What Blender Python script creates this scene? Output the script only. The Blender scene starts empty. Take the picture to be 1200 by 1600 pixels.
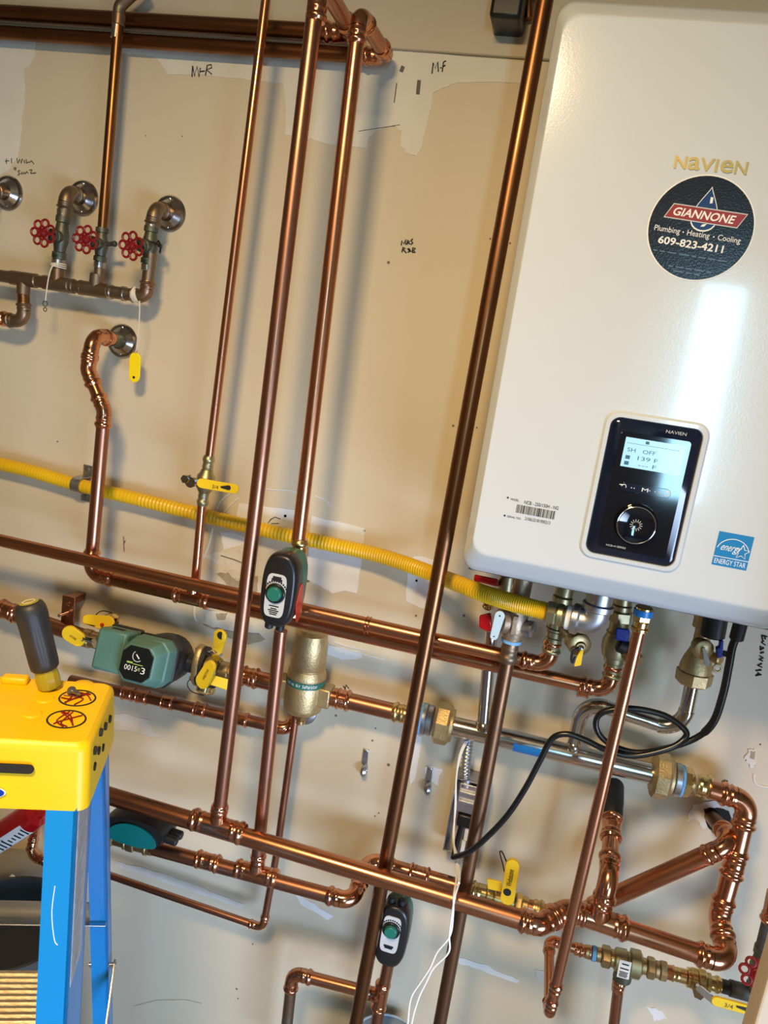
import bpy, math, random
from mathutils import Vector, Matrix
from mathutils.geometry import tessellate_polygon
random.seed(7)
SC = bpy.context.scene
COL = SC.collection

# ------------------------------------------------------------------ camera
F_PX = 1200.0
YAW, PITCH, ROLL = -0.2007586, -0.20089031, 0.14948468
CAMD, CAMZ = 1.40, 1.87
_f = Vector((math.sin(YAW)*math.cos(PITCH), math.cos(YAW)*math.cos(PITCH), math.sin(PITCH)))
_r = Vector((math.cos(YAW), -math.sin(YAW), 0))
_u = _r.cross(_f)
RT = math.cos(ROLL)*_r + math.sin(ROLL)*_u
UPV = -math.sin(ROLL)*_r + math.cos(ROLL)*_u
FW = _f
CAMLOC = Vector((0, -CAMD, CAMZ))
cam = bpy.data.cameras.new('camera')
camo = bpy.data.objects.new('camera', cam)
COL.objects.link(camo)
camo.matrix_world = Matrix((
    (RT.x, UPV.x, -FW.x, CAMLOC.x), (RT.y, UPV.y, -FW.y, CAMLOC.y),
    (RT.z, UPV.z, -FW.z, CAMLOC.z), (0, 0, 0, 1)))
cam.sensor_fit = 'VERTICAL'
cam.sensor_height = 24.0
cam.lens = 24.0*F_PX/1600.0
cam.clip_start = 0.02
SC.camera = camo

# ------------------------------------------------------------------ world, lights, exposure
w = bpy.data.worlds.new('world'); SC.world = w
w.use_nodes = True
bg = w.node_tree.nodes['Background']
bg.inputs[0].default_value = (0.62, 0.78, 1.0, 1)
bg.inputs[1].default_value = 0.6
def area(name, loc, target, sx, sy, power, color):
    l = bpy.data.lights.new(name, 'AREA'); l.shape = 'RECTANGLE'; l.size = sx; l.size_y = sy
    l.energy = power; l.color = color
    o = bpy.data.objects.new(name, l); COL.objects.link(o)
    o.location = loc
    d = Vector(target)-Vector(loc)
    o.rotation_euler = d.to_track_quat('-Z', 'Y').to_euler()
    return o
# daylight in the wide low opening of the right wall, and in the narrow tall window behind the camera
side = area('side_opening_daylight', (1.70, -2.2, 0.64), (-0.40, 0, 0.78), 1.3, 1.0, 16, (0.54, 0.70, 1.0))
side.data.spread = math.radians(62)
area('rear_window_daylight', (0.66, -3.36, 1.90), (0.66, 0, 1.90), 0.20, 1.05, 17, (0.40, 0.76, 1.0))
# warm ceiling lamp
area('ceiling_lamp_light', (-0.35, -1.55, 2.66), (-0.34, -1.4, 0), 0.26, 0.26, 45, (1.0, 0.71, 0.37))
SC.view_settings.view_transform = 'Standard'
SC.view_settings.look = 'None'
SC.view_settings.exposure = -0.08
SC.view_settings.gamma = 1.0
SC.view_settings.use_curve_mapping = False
try:
    SC.cycles.use_denoising = True
    SC.cycles.sample_clamp_indirect = 4.0
    SC.cycles.max_bounces = 8
except Exception:
    pass

# ------------------------------------------------------------------ helpers
X = Vector((1, 0, 0)); OUT = Vector((0, -1, 0)); UP = Vector((0, 0, 1))
def ray(px, py):
    return RT*((px-600)/F_PX) - UPV*((py-800)/F_PX) + FW
def P(px, py, d=0.0):
    """point of the place that lies d metres in front of the wall"""
    v = ray(px, py); t = (CAMD-d)/v.y
    return CAMLOC + v*t
def S(px, py, d=0.0):
    return (CAMD-d)/ray(px, py).y/F_PX
def frame(a):
    a = a.normalized()
    h = UP if abs(a.z) < 0.9 else X
    u = a.cross(h).normalized(); v = u.cross(a).normalized()
    return a, u, v

MATS = {}
def mat(name, base, metal=0.0, rough=0.5, col2=None, scale=8.0, bump=0.0, bscale=None, rvar=0.0,
        emit=None, estr=0.0, coat=0.0, trans=0.0, spec=None, stretch=None, lo=0.35, hi=0.65):
    m = bpy.data.materials.new(name); m.use_nodes = True
    nt = m.node_tree; b = nt.nodes['Principled BSDF']
    b.inputs['Base Color'].default_value = (*base, 1)
    b.inputs['Metallic'].default_value = metal
    b.inputs['Roughness'].default_value = rough
    if coat: b.inputs['Coat Weight'].default_value = coat; b.inputs['Coat Roughness'].default_value = 0.06
    if trans: b.inputs['Transmission Weight'].default_value = trans
    if spec is not None: b.inputs['Specular IOR Level'].default_value = spec
    if emit: b.inputs['Emission Color'].default_value = (*emit, 1); b.inputs['Emission Strength'].default_value = estr
    tc = nt.nodes.new('ShaderNodeTexCoord'); src = tc.outputs['Object']
    if stretch:
        mp = nt.nodes.new('ShaderNodeMapping'); mp.inputs['Scale'].default_value = stretch
        nt.links.new(src, mp.inputs['Vector']); src = mp.outputs['Vector']
    if col2 or rvar:
        n = nt.nodes.new('ShaderNodeTexNoise'); n.inputs['Scale'].default_value = scale
        n.inputs['Detail'].default_value = 5; nt.links.new(src, n.inputs['Vector'])
        if col2:
            r = nt.nodes.new('ShaderNodeValToRGB')
            r.color_ramp.elements[0].position = lo; r.color_ramp.elements[1].position = hi
            r.color_ramp.elements[0].color = (*base, 1); r.color_ramp.elements[1].color = (*col2, 1)
            nt.links.new(n.outputs['Fac'], r.inputs['Fac']); nt.links.new(r.outputs['Color'], b.inputs['Base Color'])
        if rvar:
            mr = nt.nodes.new('ShaderNodeMapRange'); mr.inputs['From Min'].default_value = 0.3; mr.inputs['From Max'].default_value = 0.7
            mr.inputs['To Min'].default_value = max(0.03, rough-rvar); mr.inputs['To Max'].default_value = rough+rvar
            nt.links.new(n.outputs['Fac'], mr.inputs['Value']); nt.links.new(mr.outputs['Result'], b.inputs['Roughness'])
    if bump:
        n2 = nt.nodes.new('ShaderNodeTexNoise'); n2.inputs['Scale'].default_value = bscale or 200
        n2.inputs['Detail'].default_value = 3; nt.links.new(src, n2.inputs['Vector'])
        bp = nt.nodes.new('ShaderNodeBump'); bp.inputs['Strength'].default_value = bump; bp.inputs['Distance'].default_value = 0.002
        nt.links.new(n2.outputs['Fac'], bp.inputs['Height']); nt.links.new(bp.outputs['Normal'], b.inputs['Normal'])
    MATS[name] = m
    return m
mat('wall_paint', (0.66, 0.575, 0.415), rough=0.55, col2=(0.62, 0.54, 0.395), scale=2.2, bump=0.12, bscale=90)
mat('wall_upper', (0.60, 0.525, 0.39), rough=0.6, col2=(0.54, 0.47, 0.355), scale=3, bump=0.1, bscale=90)
mat('primer', (0.74, 0.72, 0.62), rough=0.6, col2=(0.68, 0.655, 0.56), scale=9, bump=0.2, bscale=60)
mat('drywall_white', (0.80, 0.79, 0.76), rough=0.75, col2=(0.72, 0.71, 0.68), scale=20, bump=0.1)
mat('torn_paper', (0.74, 0.66, 0.50), rough=0.9, col2=(0.66, 0.57, 0.42), scale=40, bump=0.5)
mat('torn_brown', (0.42, 0.34, 0.22), rough=0.9, col2=(0.34, 0.27, 0.17), scale=60, bump=0.4)
mat('smear', (0.62, 0.58, 0.50), rough=0.5, col2=(0.70, 0.67, 0.60), scale=30)
mat('ink', (0.012, 0.012, 0.014), rough=0.6)
mat('ink_faint', (0.16, 0.14, 0.11), rough=0.7)
mat('hole_dark', (0.02, 0.017, 0.013), rough=0.95)
mat('ceiling_paint', (0.45, 0.41, 0.34), rough=0.8)
mat('room_paint', (0.24, 0.21, 0.17), rough=0.8)
mat('concrete', (0.34, 0.34, 0.34), rough=0.8, col2=(0.26, 0.26, 0.27), scale=6)
mat('copper', (0.64, 0.285, 0.155), 1, 0.27, col2=(0.48, 0.20, 0.105), scale=7, rvar=0.07, stretch=(1, 1, 1))
mat('copper_fit', (0.76, 0.36, 0.205), 1, 0.18, col2=(0.60, 0.26, 0.14), scale=30, rvar=0.06)
mat('copper_dull', (0.46, 0.215, 0.135), 1, 0.34, col2=(0.36, 0.155, 0.09), scale=9, rvar=0.07)
mat('copper_old', (0.34, 0.16, 0.065), 1, 0.33, col2=(0.22, 0.10, 0.04), scale=10, rvar=0.08)
mat('copper_dark', (0.27, 0.12, 0.052), 1, 0.34, col2=(0.18, 0.078, 0.034), scale=9, rvar=0.07)
mat('copper_brown', (0.24, 0.125, 0.065), 1, 0.42, col2=(0.17, 0.09, 0.05), scale=10, rvar=0.06)
mat('copper_tarnish', (0.30, 0.175, 0.10), 0.9, 0.42, col2=(0.20, 0.17, 0.12), scale=28, rvar=0.1)
mat('bronze_old', (0.17, 0.155, 0.115), 0.8, 0.5, col2=(0.10, 0.12, 0.09), scale=45, bump=0.3, bscale=150)
mat('solder', (0.62, 0.60, 0.57), 1, 0.3, col2=(0.42, 0.38, 0.33), scale=60)
mat('brass', (0.78, 0.58, 0.26), 1, 0.25, col2=(0.64, 0.46, 0.19), scale=25, rvar=0.07)
mat('brass_dull', (0.60, 0.46, 0.23), 1, 0.40, col2=(0.48, 0.36, 0.18), scale=25, rvar=0.08, bump=0.1, bscale=300)
mat('brass_green', (0.50, 0.45, 0.26), 1, 0.42, col2=(0.40, 0.37, 0.22), scale=25, rvar=0.06)
mat('brass_cast', (0.62, 0.47, 0.24), 0.9, 0.48, col2=(0.52, 0.39, 0.19), scale=60, bump=0.35, bscale=260)
mat('bronze_cast', (0.50, 0.38, 0.27), 0.85, 0.48, col2=(0.42, 0.31, 0.21), scale=60, bump=0.3, bscale=260)
mat('stainless', (0.66, 0.64, 0.60), 1, 0.17, col2=(0.58, 0.56, 0.52), scale=12, rvar=0.05)
mat('chrome', (0.78, 0.78, 0.78), 1, 0.12)
mat('galvanized', (0.55, 0.57, 0.60), 1, 0.38, col2=(0.42, 0.44, 0.47), scale=50, rvar=0.1)
mat('escutcheon', (0.62, 0.62, 0.60), 1, 0.2, col2=(0.40, 0.39, 0.36), scale=14, rvar=0.1)
mat('steel_box', (0.42, 0.42, 0.43), 1, 0.4, col2=(0.34, 0.34, 0.35), scale=30)
mat('black_iron', (0.055, 0.052, 0.05), 0.5, 0.55, col2=(0.10, 0.10, 0.095), scale=40)
mat('cast_black', (0.018, 0.018, 0.020), 0.0, 0.42, bump=0.2, bscale=220)
mat('pump_green', (0.085, 0.20, 0.165), 0.0, 0.45, col2=(0.10, 0.225, 0.185), scale=20, bump=0.1, bscale=300)
mat('zone_green', (0.018, 0.13, 0.095), 0.0, 0.4)
mat('teal', (0.0, 0.17, 0.155), 0.0, 0.35)
mat('dial_green', (0.015, 0.16, 0.115), 0.0, 0.35)
mat('black_plastic', (0.012, 0.012, 0.014), 0.0, 0.33)
mat('black_badge', (0.008, 0.010, 0.010), 0.0, 0.3)
mat('black_rubber', (0.010, 0.010, 0.011), 0.0, 0.5)
mat('cord_black', (0.008, 0.008, 0.009), 0.0, 0.28)
mat('white_print', (0.85, 0.86, 0.84), 0.0, 0.5)
mat('grey_label', (0.56, 0.57, 0.56), 0.0, 0.45)
mat('green_print', (0.35, 0.55, 0.12), 0.0, 0.5)
mat('red_label', (0.55, 0.03, 0.02), 0.0, 0.3)
mat('red_paint', (0.24, 0.008, 0.012), 0.0, 0.35, col2=(0.18, 0.006, 0.008), scale=40)
mat('red_gloss', (0.42, 0.004, 0.008), 0.0, 0.2, coat=0.5)
mat('yellow_vinyl', (0.86, 0.60, 0.02), 0.0, 0.38)
mat('yellow_gas', (0.80, 0.50, 0.010), 0.0, 0.38, col2=(0.74, 0.45, 0.008), scale=12)
mat('yellow_cap', (0.93, 0.585, 0.0), 0.0, 0.42, col2=(0.90, 0.54, 0.0), scale=6, bump=0.12, bscale=120)
mat('yellow_clear', (0.72, 0.60, 0.05), 0.0, 0.15, trans=0.55)
mat('tag_yellow', (0.92, 0.72, 0.01), 0.0, 0.35)
mat('handle_rubber', (0.016, 0.017, 0.019), 0.0, 0.5, col2=(0.026, 0.026, 0.027), scale=30)
mat('ladder_blue', (0.005, 0.235, 0.60), 0.0, 0.33, col2=(0.008, 0.25, 0.62), scale=3, bump=0.05, bscale=200)
mat('aluminium', (0.72, 0.66, 0.55), 1, 0.34, col2=(0.55, 0.47, 0.36), scale=30, rvar=0.1, stretch=(2, 12, 12))
mat('alu_plain', (0.60, 0.58, 0.54), 1, 0.3)
mat('logo_blue', (0.005, 0.04, 0.36), 0.0, 0.35)
mat('boiler_white', (0.635, 0.685, 0.72), 0.0, 0.16, coat=0.6, bump=0.035, bscale=420)
mat('boiler_under', (0.10, 0.10, 0.10), 0.3, 0.5)
mat('gold', (0.72, 0.50, 0.16), 0.85, 0.3)
mat('sticker_black', (0.012, 0.013, 0.018), 0.0, 0.2, bump=0.12, bscale=420)
mat('sticker_red', (0.30, 0.03, 0.025), 0.0, 0.25)
mat('sticker_blue', (0.012, 0.045, 0.16), 0.0, 0.25)
mat('fine_blue', (0.10, 0.17, 0.25), 0.0, 0.3)
mat('panel_black', (0.006, 0.010, 0.026), 0.0, 0.07, coat=0.5)
mat('panel_inner', (0.004, 0.006, 0.012), 0.0, 0.06, coat=0.6)
mat('lcd', (0.25, 0.45, 0.55), 0.0, 0.15, emit=(0.42, 0.74, 0.92), estr=0.62)
mat('lcd_ink', (0.05, 0.14, 0.24), 0.0, 0.4)
mat('energy_blue', (0.0, 0.19, 0.47), 0.0, 0.3)
mat('blue_handle', (0.01, 0.04, 0.32), 0.0, 0.4)
mat('tape_blue', (0.16, 0.42, 0.75), 0.0, 0.5)
mat('tape_blue_dark', (0.01, 0.19, 0.55), 0.0, 0.35)
mat('tape_white', (0.82, 0.82, 0.80), 0.0, 0.7)
mat('tag_bluewhite', (0.55, 0.72, 0.82), 0.1, 0.35)
mat('string', (0.72, 0.66, 0.54), 0.0, 0.9)
mat('wire_white', (0.82, 0.80, 0.76), 0.0, 0.5)
mat('tank_grey', (0.26, 0.245, 0.215), 0.0, 0.35)
mat('tank_dark', (0.075, 0.078, 0.082), 0.0, 0.4)
mat('bucket_blue', (0.20, 0.27, 0.36), 0.0, 0.35)
mat('bucket_rim', (0.42, 0.52, 0.62), 0.0, 0.3)
mat('jamb_cream', (0.62, 0.50, 0.34), 0.0, 0.6)
mat('label_silver', (0.52, 0.53, 0.55), 0.1, 0.45, col2=(0.36, 0.37, 0.39), scale=70)
mat('lamp_glow', (1, 0.9, 0.7), emit=(1.0, 0.80, 0.52), estr=12)

ORG = {}
class MB:
    def __init__(s): s.v = []; s.f = []
    def add(s, vs, fs):
        b = len(s.v); s.v += [Vector(x) for x in vs]; s.f += [tuple(i+b for i in q) for q in fs]; return s
    def loft(s, rings, closed=True, cap0=True, cap1=True):
        n = len(rings[0]); vs = [p for r in rings for p in r]; fs = []
        for i in range(len(rings)-1):
            for j in range(n if closed else n-1):
                k = (j+1) % n
                fs.append((i*n+j, i*n+k, (i+1)*n+k, (i+1)*n+j))
        if cap0: fs.append(tuple(reversed(range(n))))
        if cap1: fs.append(tuple((len(rings)-1)*n+j for j in range(n)))
        return s.add(vs, fs)
    def lathe(s, p, axis, prof, n=24, rot=0.0, cap=True):
        a, u, v = frame(axis); rings = []
        for (h, r) in prof:
            rings.append([p+a*h+(u*math.cos(rot+2*math.pi*j/n)+v*math.sin(rot+2*math.pi*j/n))*max(r, 1e-5) for j in range(n)])
        return s.loft(rings, True, cap, cap)
    def cyl(s, p, q, r, n=20, ch=0.0, rot=0.0):
        p = Vector(p); q = Vector(q); L = (q-p).length
        if L < 1e-6: return s
        ch = min(ch, L*0.4, r*0.6)
        pr = [(0, r-ch), (ch, r), (L-ch, r), (L, r-ch)] if ch else [(0, r), (L, r)]
        return s.lathe(p, q-p, pr, n, rot)
    def tube(s, pts, r, n=16, rfun=None, cap=True):
        pts = [Vector(p) for p in pts]; m = len(pts); rings = []
        t0 = (pts[1]-pts[0]).normalized(); _, u, v = frame(t0)
        for i in range(m):
            t = (pts[min(i+1, m-1)]-pts[max(i-1, 0)]).normalized()
            u = (u-t*u.dot(t)).normalized(); v = t.cross(u)
            rr = rfun(i) if rfun else r
            rings.append([pts[i]+(u*math.cos(2*math.pi*j/n)+v*math.sin(2*math.pi*j/n))*rr for j in range(n)])
        return s.loft(rings, True, cap, cap)
    def torus(s, c, axis, R, r, n=24, k=10, a0=0.0, a1=None):
        a, u, v = frame(axis); full = a1 is None
        if full: a1 = 2*math.pi
        rings = []
        for i in range(n if full else n+1):
            t = a0+(a1-a0)*i/n; d = u*math.cos(t)+v*math.sin(t)
            rings.append([c+d*(R+r*math.cos(2*math.pi*j/k))+a*r*math.sin(2*math.pi*j/k) for j in range(k)])
        if full: rings.append(rings[0])
        return s.loft(rings, True, not full, not full)
    def sphere(s, c, r, n=16, k=10, sc=(1, 1, 1)):
        pr = []
        rings = []
        for i in range(k+1):
            t = math.pi*i/k
            rings.append([c+Vector((sc[0]*r*max(math.sin(t), 1e-4)*math.cos(2*math.pi*j/n), sc[1]*r*max(math.sin(t), 1e-4)*math.sin(2*math.pi*j/n), -sc[2]*r*math.cos(t))) for j in range(n)])
        return s.loft(rings)
    def box(s, c, hx, hy, hz, ax=X, ay=Vector((0, 1, 0)), az=UP):
        vs = [c+ax*hx*i+ay*hy*j+az*hz*k for i in (-1, 1) for j in (-1, 1) for k in (-1, 1)]
        return s.add(vs, [(0, 1, 3, 2), (4, 6, 7, 5), (0, 4, 5, 1), (2, 3, 7, 6), (0, 2, 6, 4), (1, 5, 7, 3)])
    def prism(s, poly, off, holes=()):
        """poly: world points of a flat outline, extruded by off; holes: inner outlines"""
        loops = [list(map(Vector, poly))]+[list(map(Vector, h)) for h in holes]
        off = Vector(off); flat = [p for l in loops for p in l]; n = len(flat)
        tr = tessellate_polygon(loops)
        fs = [t for t in tr]+[tuple(i+n for i in reversed(t)) for t in tr]
        b = 0
        for l in loops:
            m = len(l)
            for j in range(m):
                fs.append((b+j, b+(j+1) % m, n+b+(j+1) % m, n+b+j))
            b += m
        return s.add(flat+[p+off for p in flat], fs)
    def paddle(s, a, b, wa, wb, normal, th, n=8):
        a = Vector(a); b = Vector(b); nrm = normal.normalized(); d = (b-a); d = (d-nrm*d.dot(nrm)).normalized(); w_ = nrm.cross(d)
        poly = [a+(w_*math.cos(t)-d*math.sin(t))*wa for t in [math.pi*i/n for i in range(n+1)]]
        poly += [b+(-w_*math.cos(t)+d*math.sin(t))*wb for t in [math.pi*i/n for i in range(n+1)]]
        return s.prism([p-nrm*th/2 for p in poly], nrm*th)
    def build(s, name, material, parent=None, ang=38, bevel=0.0, kind=None, label=None, flat=False, recalc=True):
        o0 = Vector((0, 0, 0))
        if parent is not None: o0 = ORG[parent.name]
        me = bpy.data.meshes.new(name)
        me.from_pydata([p-o0 for p in s.v], [], s.f); me.validate(); me.update()
        if recalc:
            import bmesh
            bm = bmesh.new(); bm.from_mesh(me); bmesh.ops.recalc_face_normals(bm, faces=bm.faces); bm.to_mesh(me); bm.free()
        if not flat:
            me.polygons.foreach_set('use_smooth', [True]*len(me.polygons))
            me.set_sharp_from_angle(angle=math.radians(ang))
        me.materials.append(MATS[material])
        o = bpy.data.objects.new(name, me); COL.objects.link(o)
        if parent is not None: o.parent = parent
        if bevel:
            md = o.modifiers.new('bevel', 'BEVEL'); md.width = bevel; md.segments = 2; md.limit_method = 'ANGLE'
        ORG[o.name] = o0
        if kind: o['kind'] = kind
        if label: o['label'] = label
        return o
def thing(name, label, cat, loc, group=None):
    o = bpy.data.objects.new(name, None); COL.objects.link(o)
    o.empty_display_size = 0.02
    o.location = loc; o['label'] = label; o['category'] = cat
    if group: o['group'] = group
    ORG[o.name] = Vector(loc)
    return o
def tag(o, label, cat, group=None):
    o['label'] = label; o['category'] = cat
    if group: o['group'] = group
    return o
def text_mesh(mb, body, origin, right, up, wdt, hgt, shear=0.0, lift=0.0, nrm=None, bold=0.0):
    """lettering laid flat on a surface: fitted to a width and a height"""
    cu = bpy.data.curves.new('t', 'FONT'); cu.body = body; cu.resolution_u = 3; cu.offset = bold
    ob = bpy.data.objects.new('t', cu); COL.objects.link(ob)
    dg = bpy.context.evaluated_depsgraph_get()
    me = ob.evaluated_get(dg).to_mesh()
    vs = [v.co.copy() for v in me.vertices]; fs = [tuple(p.vertices) for p in me.polygons]
    ob.evaluated_get(dg).to_mesh_clear()
    bpy.data.objects.remove(ob); bpy.data.curves.remove(cu)
    if not vs: return mb
    x0 = min(v.x for v in vs); x1 = max(v.x for v in vs); y0 = min(v.y for v in vs); y1 = max(v.y for v in vs)
    sx = wdt/max(x1-x0, 1e-6); sy = hgt/max(y1-y0, 1e-6)
    nn = nrm if nrm is not None else right.cross(up).normalized()
    mb.add([origin+right*((v.x-x0)*sx+(v.y-y0)*sy*shear)+up*((v.y-y0)*sy)+nn*lift for v in vs], fs)
    return mb

# ---- press fittings and pipe runs
def press(mb, p, a, r, L):
    """socket that grows from p along a, with the raised bead at its mouth"""
    mb.lathe(p, a, [(0, 1.13*r), (.18*L, 1.13*r), (.24*L, 1.19*r), (.34*L, 1.19*r), (.40*L, 1.12*r), (.56*L, 1.12*r), (.64*L, 1.28*r), (.74*L, 1.33*r), (.84*L, 1.28*r), (.93*L, 1.13*r), (L, 1.11*r), (L, 0.9*r)], 22)
def arc_pts(c, p, q, Rb, n=9):
    """fillet of radius Rb at corner c between directions to p and q"""
    d0 = (p-c).normalized(); d1 = (q-c).normalized()
    th = math.acos(max(-1, min(1, d0.dot(d1))))
    tl = Rb/math.tan(th/2)
    tl = min(tl, (p-c).length*0.48, (q-c).length*0.48); Rb2 = tl*math.tan(th/2)
    a = c+d0*tl; b = c+d1*tl
    ce = c+(d0+d1).normalized()*(Rb2/math.sin(th/2))
    out = []
    va = a-ce; vb = b-ce
    ang = va.angle(vb)
    for i in range(n+1):
        k = i/n
        out.append(ce+(va*math.sin((1-k)*ang)+vb*math.sin(k*ang))/math.sin(ang))
    return a, b, out
def run(root, pts, r, m='copper', mf='copper_fit', bend=1.7, sock=2.0, plain=(), name='pipe', first=0.0, last=0.0, mats=None):
    """copper pipe with a press elbow at each corner; every length of pipe and every elbow a part"""
    pts = [Vector(p) for p in pts]; n = len(pts)
    prev = pts[0]
    for i in range(1, n):
        cur = pts[i]
        mm_ = mats[i-1] if mats else m
        if i < n-1:
            a, b, arc = arc_pts(cur, prev if i == 1 else pts[i-1], pts[i+1], bend*2*r)
            if (a-prev).length > 1e-3: MB().cyl(prev, a, r, 22).build(name, mm_, root)
            e = MB().tube(arc, 1.13*r, 22)
            if i not in plain:
                press(e, a, (prev-a) if (prev-a).length > 1e-4 else pts[i-1]-a, r, sock*r)
                press(e, b, pts[i+1]-b, r, sock*r)
            e.build('elbow', mf if i not in plain else mm_, root)
            prev = b
        else:
            MB().cyl(prev, cur, r, 22).build(name, mm_, root)
    return root
def coupling(root, c, a, r, half, m='copper_fit', name='coupling'):
    a = a.normalized(); mb = MB(); mb.cyl(c-a*half*.2, c+a*half*.2, 1.12*r, 22)
    press(mb, c+a*half*.15, a, r, half*.85); press(mb, c-a*half*.15, -a, r, half*.85)
    return mb.build(name, m, root)
def tee(root, c, a, br, r, rb, half=None, m='copper_fit', blen=None):
    a = a.normalized(); half = half or 2.9*r; blen = blen or r+2.4*rb
    mb = MB(); mb.cyl(c-a*half*.5, c+a*half*.5, 1.14*r, 22)
    press(mb, c+a*half*.45, a, r, half*.55); press(mb, c-a*half*.45, -a, r, half*.55)
    br = br.normalized(); mb.lathe(c, br, [(0, 1.1*r if rb > .8*r else rb*1.25), (r*.9, rb*1.32), (r*1.5, rb*1.13), (blen*.6, rb*1.13)], 22)
    press(mb, c+br*(blen*.45), br, rb, blen*.55)
    return mb.build('tee', m, root)
def stack(mb, p, a, segs):
    """coaxial rings one after the other: (length, radius, sides)"""
    a = a.normalized(); p = Vector(p)
    for (L, r, n) in segs:
        mb.cyl(p, p+a*L, r, n, ch=min(L*.15, r*.12), rot=0.3 if n <= 8 else 0)
        p = p+a*L
    return p
def smooth(pts, k=6):
    """Catmull-Rom through points"""
    pts = [Vector(p) for p in pts]; out = []
    for i in range(len(pts)-1):
        p0 = pts[max(i-1, 0)]; p1 = pts[i]; p2 = pts[i+1]; p3 = pts[min(i+2, len(pts)-1)]
        for j in range(k):
            t = j/k
            out.append(0.5*((2*p1)+(p2-p0)*t+(2*p0-5*p1+4*p2-p3)*t*t+(3*p1-p0-3*p2+p3)*t**3))
    out.append(pts[-1]); return out
def wallpoly(pts, lift, jit=0.0, sub=3):
    """outline given along the wall, its edge made ragged"""
    w3 = [P(x, y, 0) for x, y in pts]; out = []
    for i in range(len(w3)):
        a = w3[i]; b = w3[(i+1) % len(w3)]
        for k in range(sub):
            q = a.lerp(b, k/sub)
            out.append(Vector((q.x+random.uniform(-jit, jit), -lift, q.z+random.uniform(-jit, jit))))
    return out

# ------------------------------------------------------------------ the setting
def struct(name, mb, m, **k):
    o = mb.build(name, m, **k); o['kind'] = 'structure'; return o
XL, XR, YR, ZC = -2.3, 1.75, -3.4, 2.75
wall = struct('wall_back', MB().box(Vector(((XL+XR)/2, 0.06, ZC/2)), (XR-XL)/2, 0.06, ZC/2), 'wall_paint', flat=True)
ORG['wall_back'] = Vector((0, 0, 0))
struct('floor', MB().box(Vector(((XL+XR)/2, YR/2, -0.05)), (XR-XL)/2, -YR/2+.3, 0.05), 'concrete', flat=True)
struct('ceiling', MB().box(Vector(((XL+XR)/2, YR/2, ZC+0.05)), (XR-XL)/2, -YR/2+.3, 0.05), 'ceiling_paint', flat=True)
struct('wall_left', MB().box(Vector((XL-.05, YR/2, ZC/2)), .05, -YR/2, ZC/2), 'room_paint', flat=True)
rw = MB()
for (y0, y1, z0, z1) in ((YR, -2.92, 0, ZC), (-1.48, 0, 0, ZC), (-2.92, -1.48, 1.15, ZC), (-2.92, -1.48, 0, .13)):
    rw.box(Vector((XR+.05, (y0+y1)/2, (z0+z1)/2)), .05, (y1-y0)/2, (z1-z0)/2)
struct('wall_right', rw, 'room_paint', flat=True)
rear = MB()
for (x0, x1, z0, z1) in ((XL, .57, 0, ZC), (.75, XR, 0, ZC), (.57, .75, 0, 1.37), (.57, .75, 2.43, ZC)):
    rear.box(Vector(((x0+x1)/2, YR-.05, (z0+z1)/2)), (x1-x0)/2, .05, (z1-z0)/2)
struct('wall_rear', rear, 'room_paint', flat=True)
lm = MB().lathe(Vector((-0.35, -1.55, 2.75)), -UP, [(0, .14), (.03, .17), (.06, .165), (.062, .0)], 32)
tag(lm.build('ceiling_lamp', 'ceiling_paint'), 'round white ceiling lamp above the pipes', 'lamp')

# raised drywall sheet along the top of the wall
zt = P(690, 84, 0).z
MB().box(Vector(((XL+XR)/2, -0.004, (zt+ZC)/2)), (XR-XL)/2, 0.004, (ZC-zt)/2).build('upper_board', 'wall_upper', wall, bevel=0.002)
def patch(pts, m, lift=0.0012, jit=0.0015, sub=4, name='paint_patch'):
    w3 = wallpoly(pts, lift, jit, sub)
    return MB().prism(w3, Vector((0, lift-0.0001, 0))).build(name, m, wall, flat=True)
patch([(180, 52), (545, 74), (640, 79), (832, 98), (826, 130), (760, 128), (705, 131), (678, 146), (668, 190), (660, 228), (652, 244), (636, 240), (626, 228), (628, 205), (614, 196), (592, 203), (577, 214), (574, 231), (520, 226), (487, 218), (446, 212), (447, 190), (443, 130), (392, 126), (330, 118), (262, 117), (252, 100), (240, 88), (190, 82)], 'primer', 0.0009)
patch([(-30, 58), (56, 65), (53, 92), (39, 108), (38, 165), (31, 215), (27, 250), (5, 272), (-30, 290)], 'primer', 0.0009, 0.003)
patch([(373, 787), (462, 797), (462, 838), (370, 818)], 'drywall_white')
patch([(487, 806), (571, 825), (562, 900), (558, 927), (540, 922), (520, 927), (500, 915), (478, 905)], 'drywall_white', jit=0.001)
patch([(637, 872), (660, 868), (690, 880), (690, 952), (660, 950), (634, 940)], 'drywall_white')
patch([(345, 832), (362, 832), (388, 842), (384, 858), (350, 858)], 'drywall_white')
patch([(322, 868), (345, 860), (388, 846), (402, 876), (388, 902), (352, 908), (334, 893)], 'torn_paper', 0.0016, 0.002)
patch([(340, 896), (356, 894), (370, 908), (404, 900), (400, 930), (360, 916)], 'torn_brown', 0.0021, 0.002)
patch([(318, 952), (352, 955), (400, 972), (404, 990), (350, 982), (322, 972)], 'torn_paper', 0.0016, 0.002)
patch([(318, 975), (350, 985), (404, 990), (415, 1000), (390, 1006), (345, 990)], 'torn_brown', 0.0021, 0.002)
patch([(338, 958), (356, 958), (352, 968), (340, 968)], 'torn_brown', 0.0022, 0.001)
patch([(512, 1008), (560, 1016), (566, 1028), (536, 1030), (508, 1020)], 'drywall_white')
patch([(160, 1110), (235, 1122), (230, 1132), (250, 1150), (180, 1140)], 'smear', jit=0.004)
patch([(462, 1395), (492, 1412), (520, 1432), (512, 1437), (470, 1412)], 'drywall_white', jit=0.002)
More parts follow.
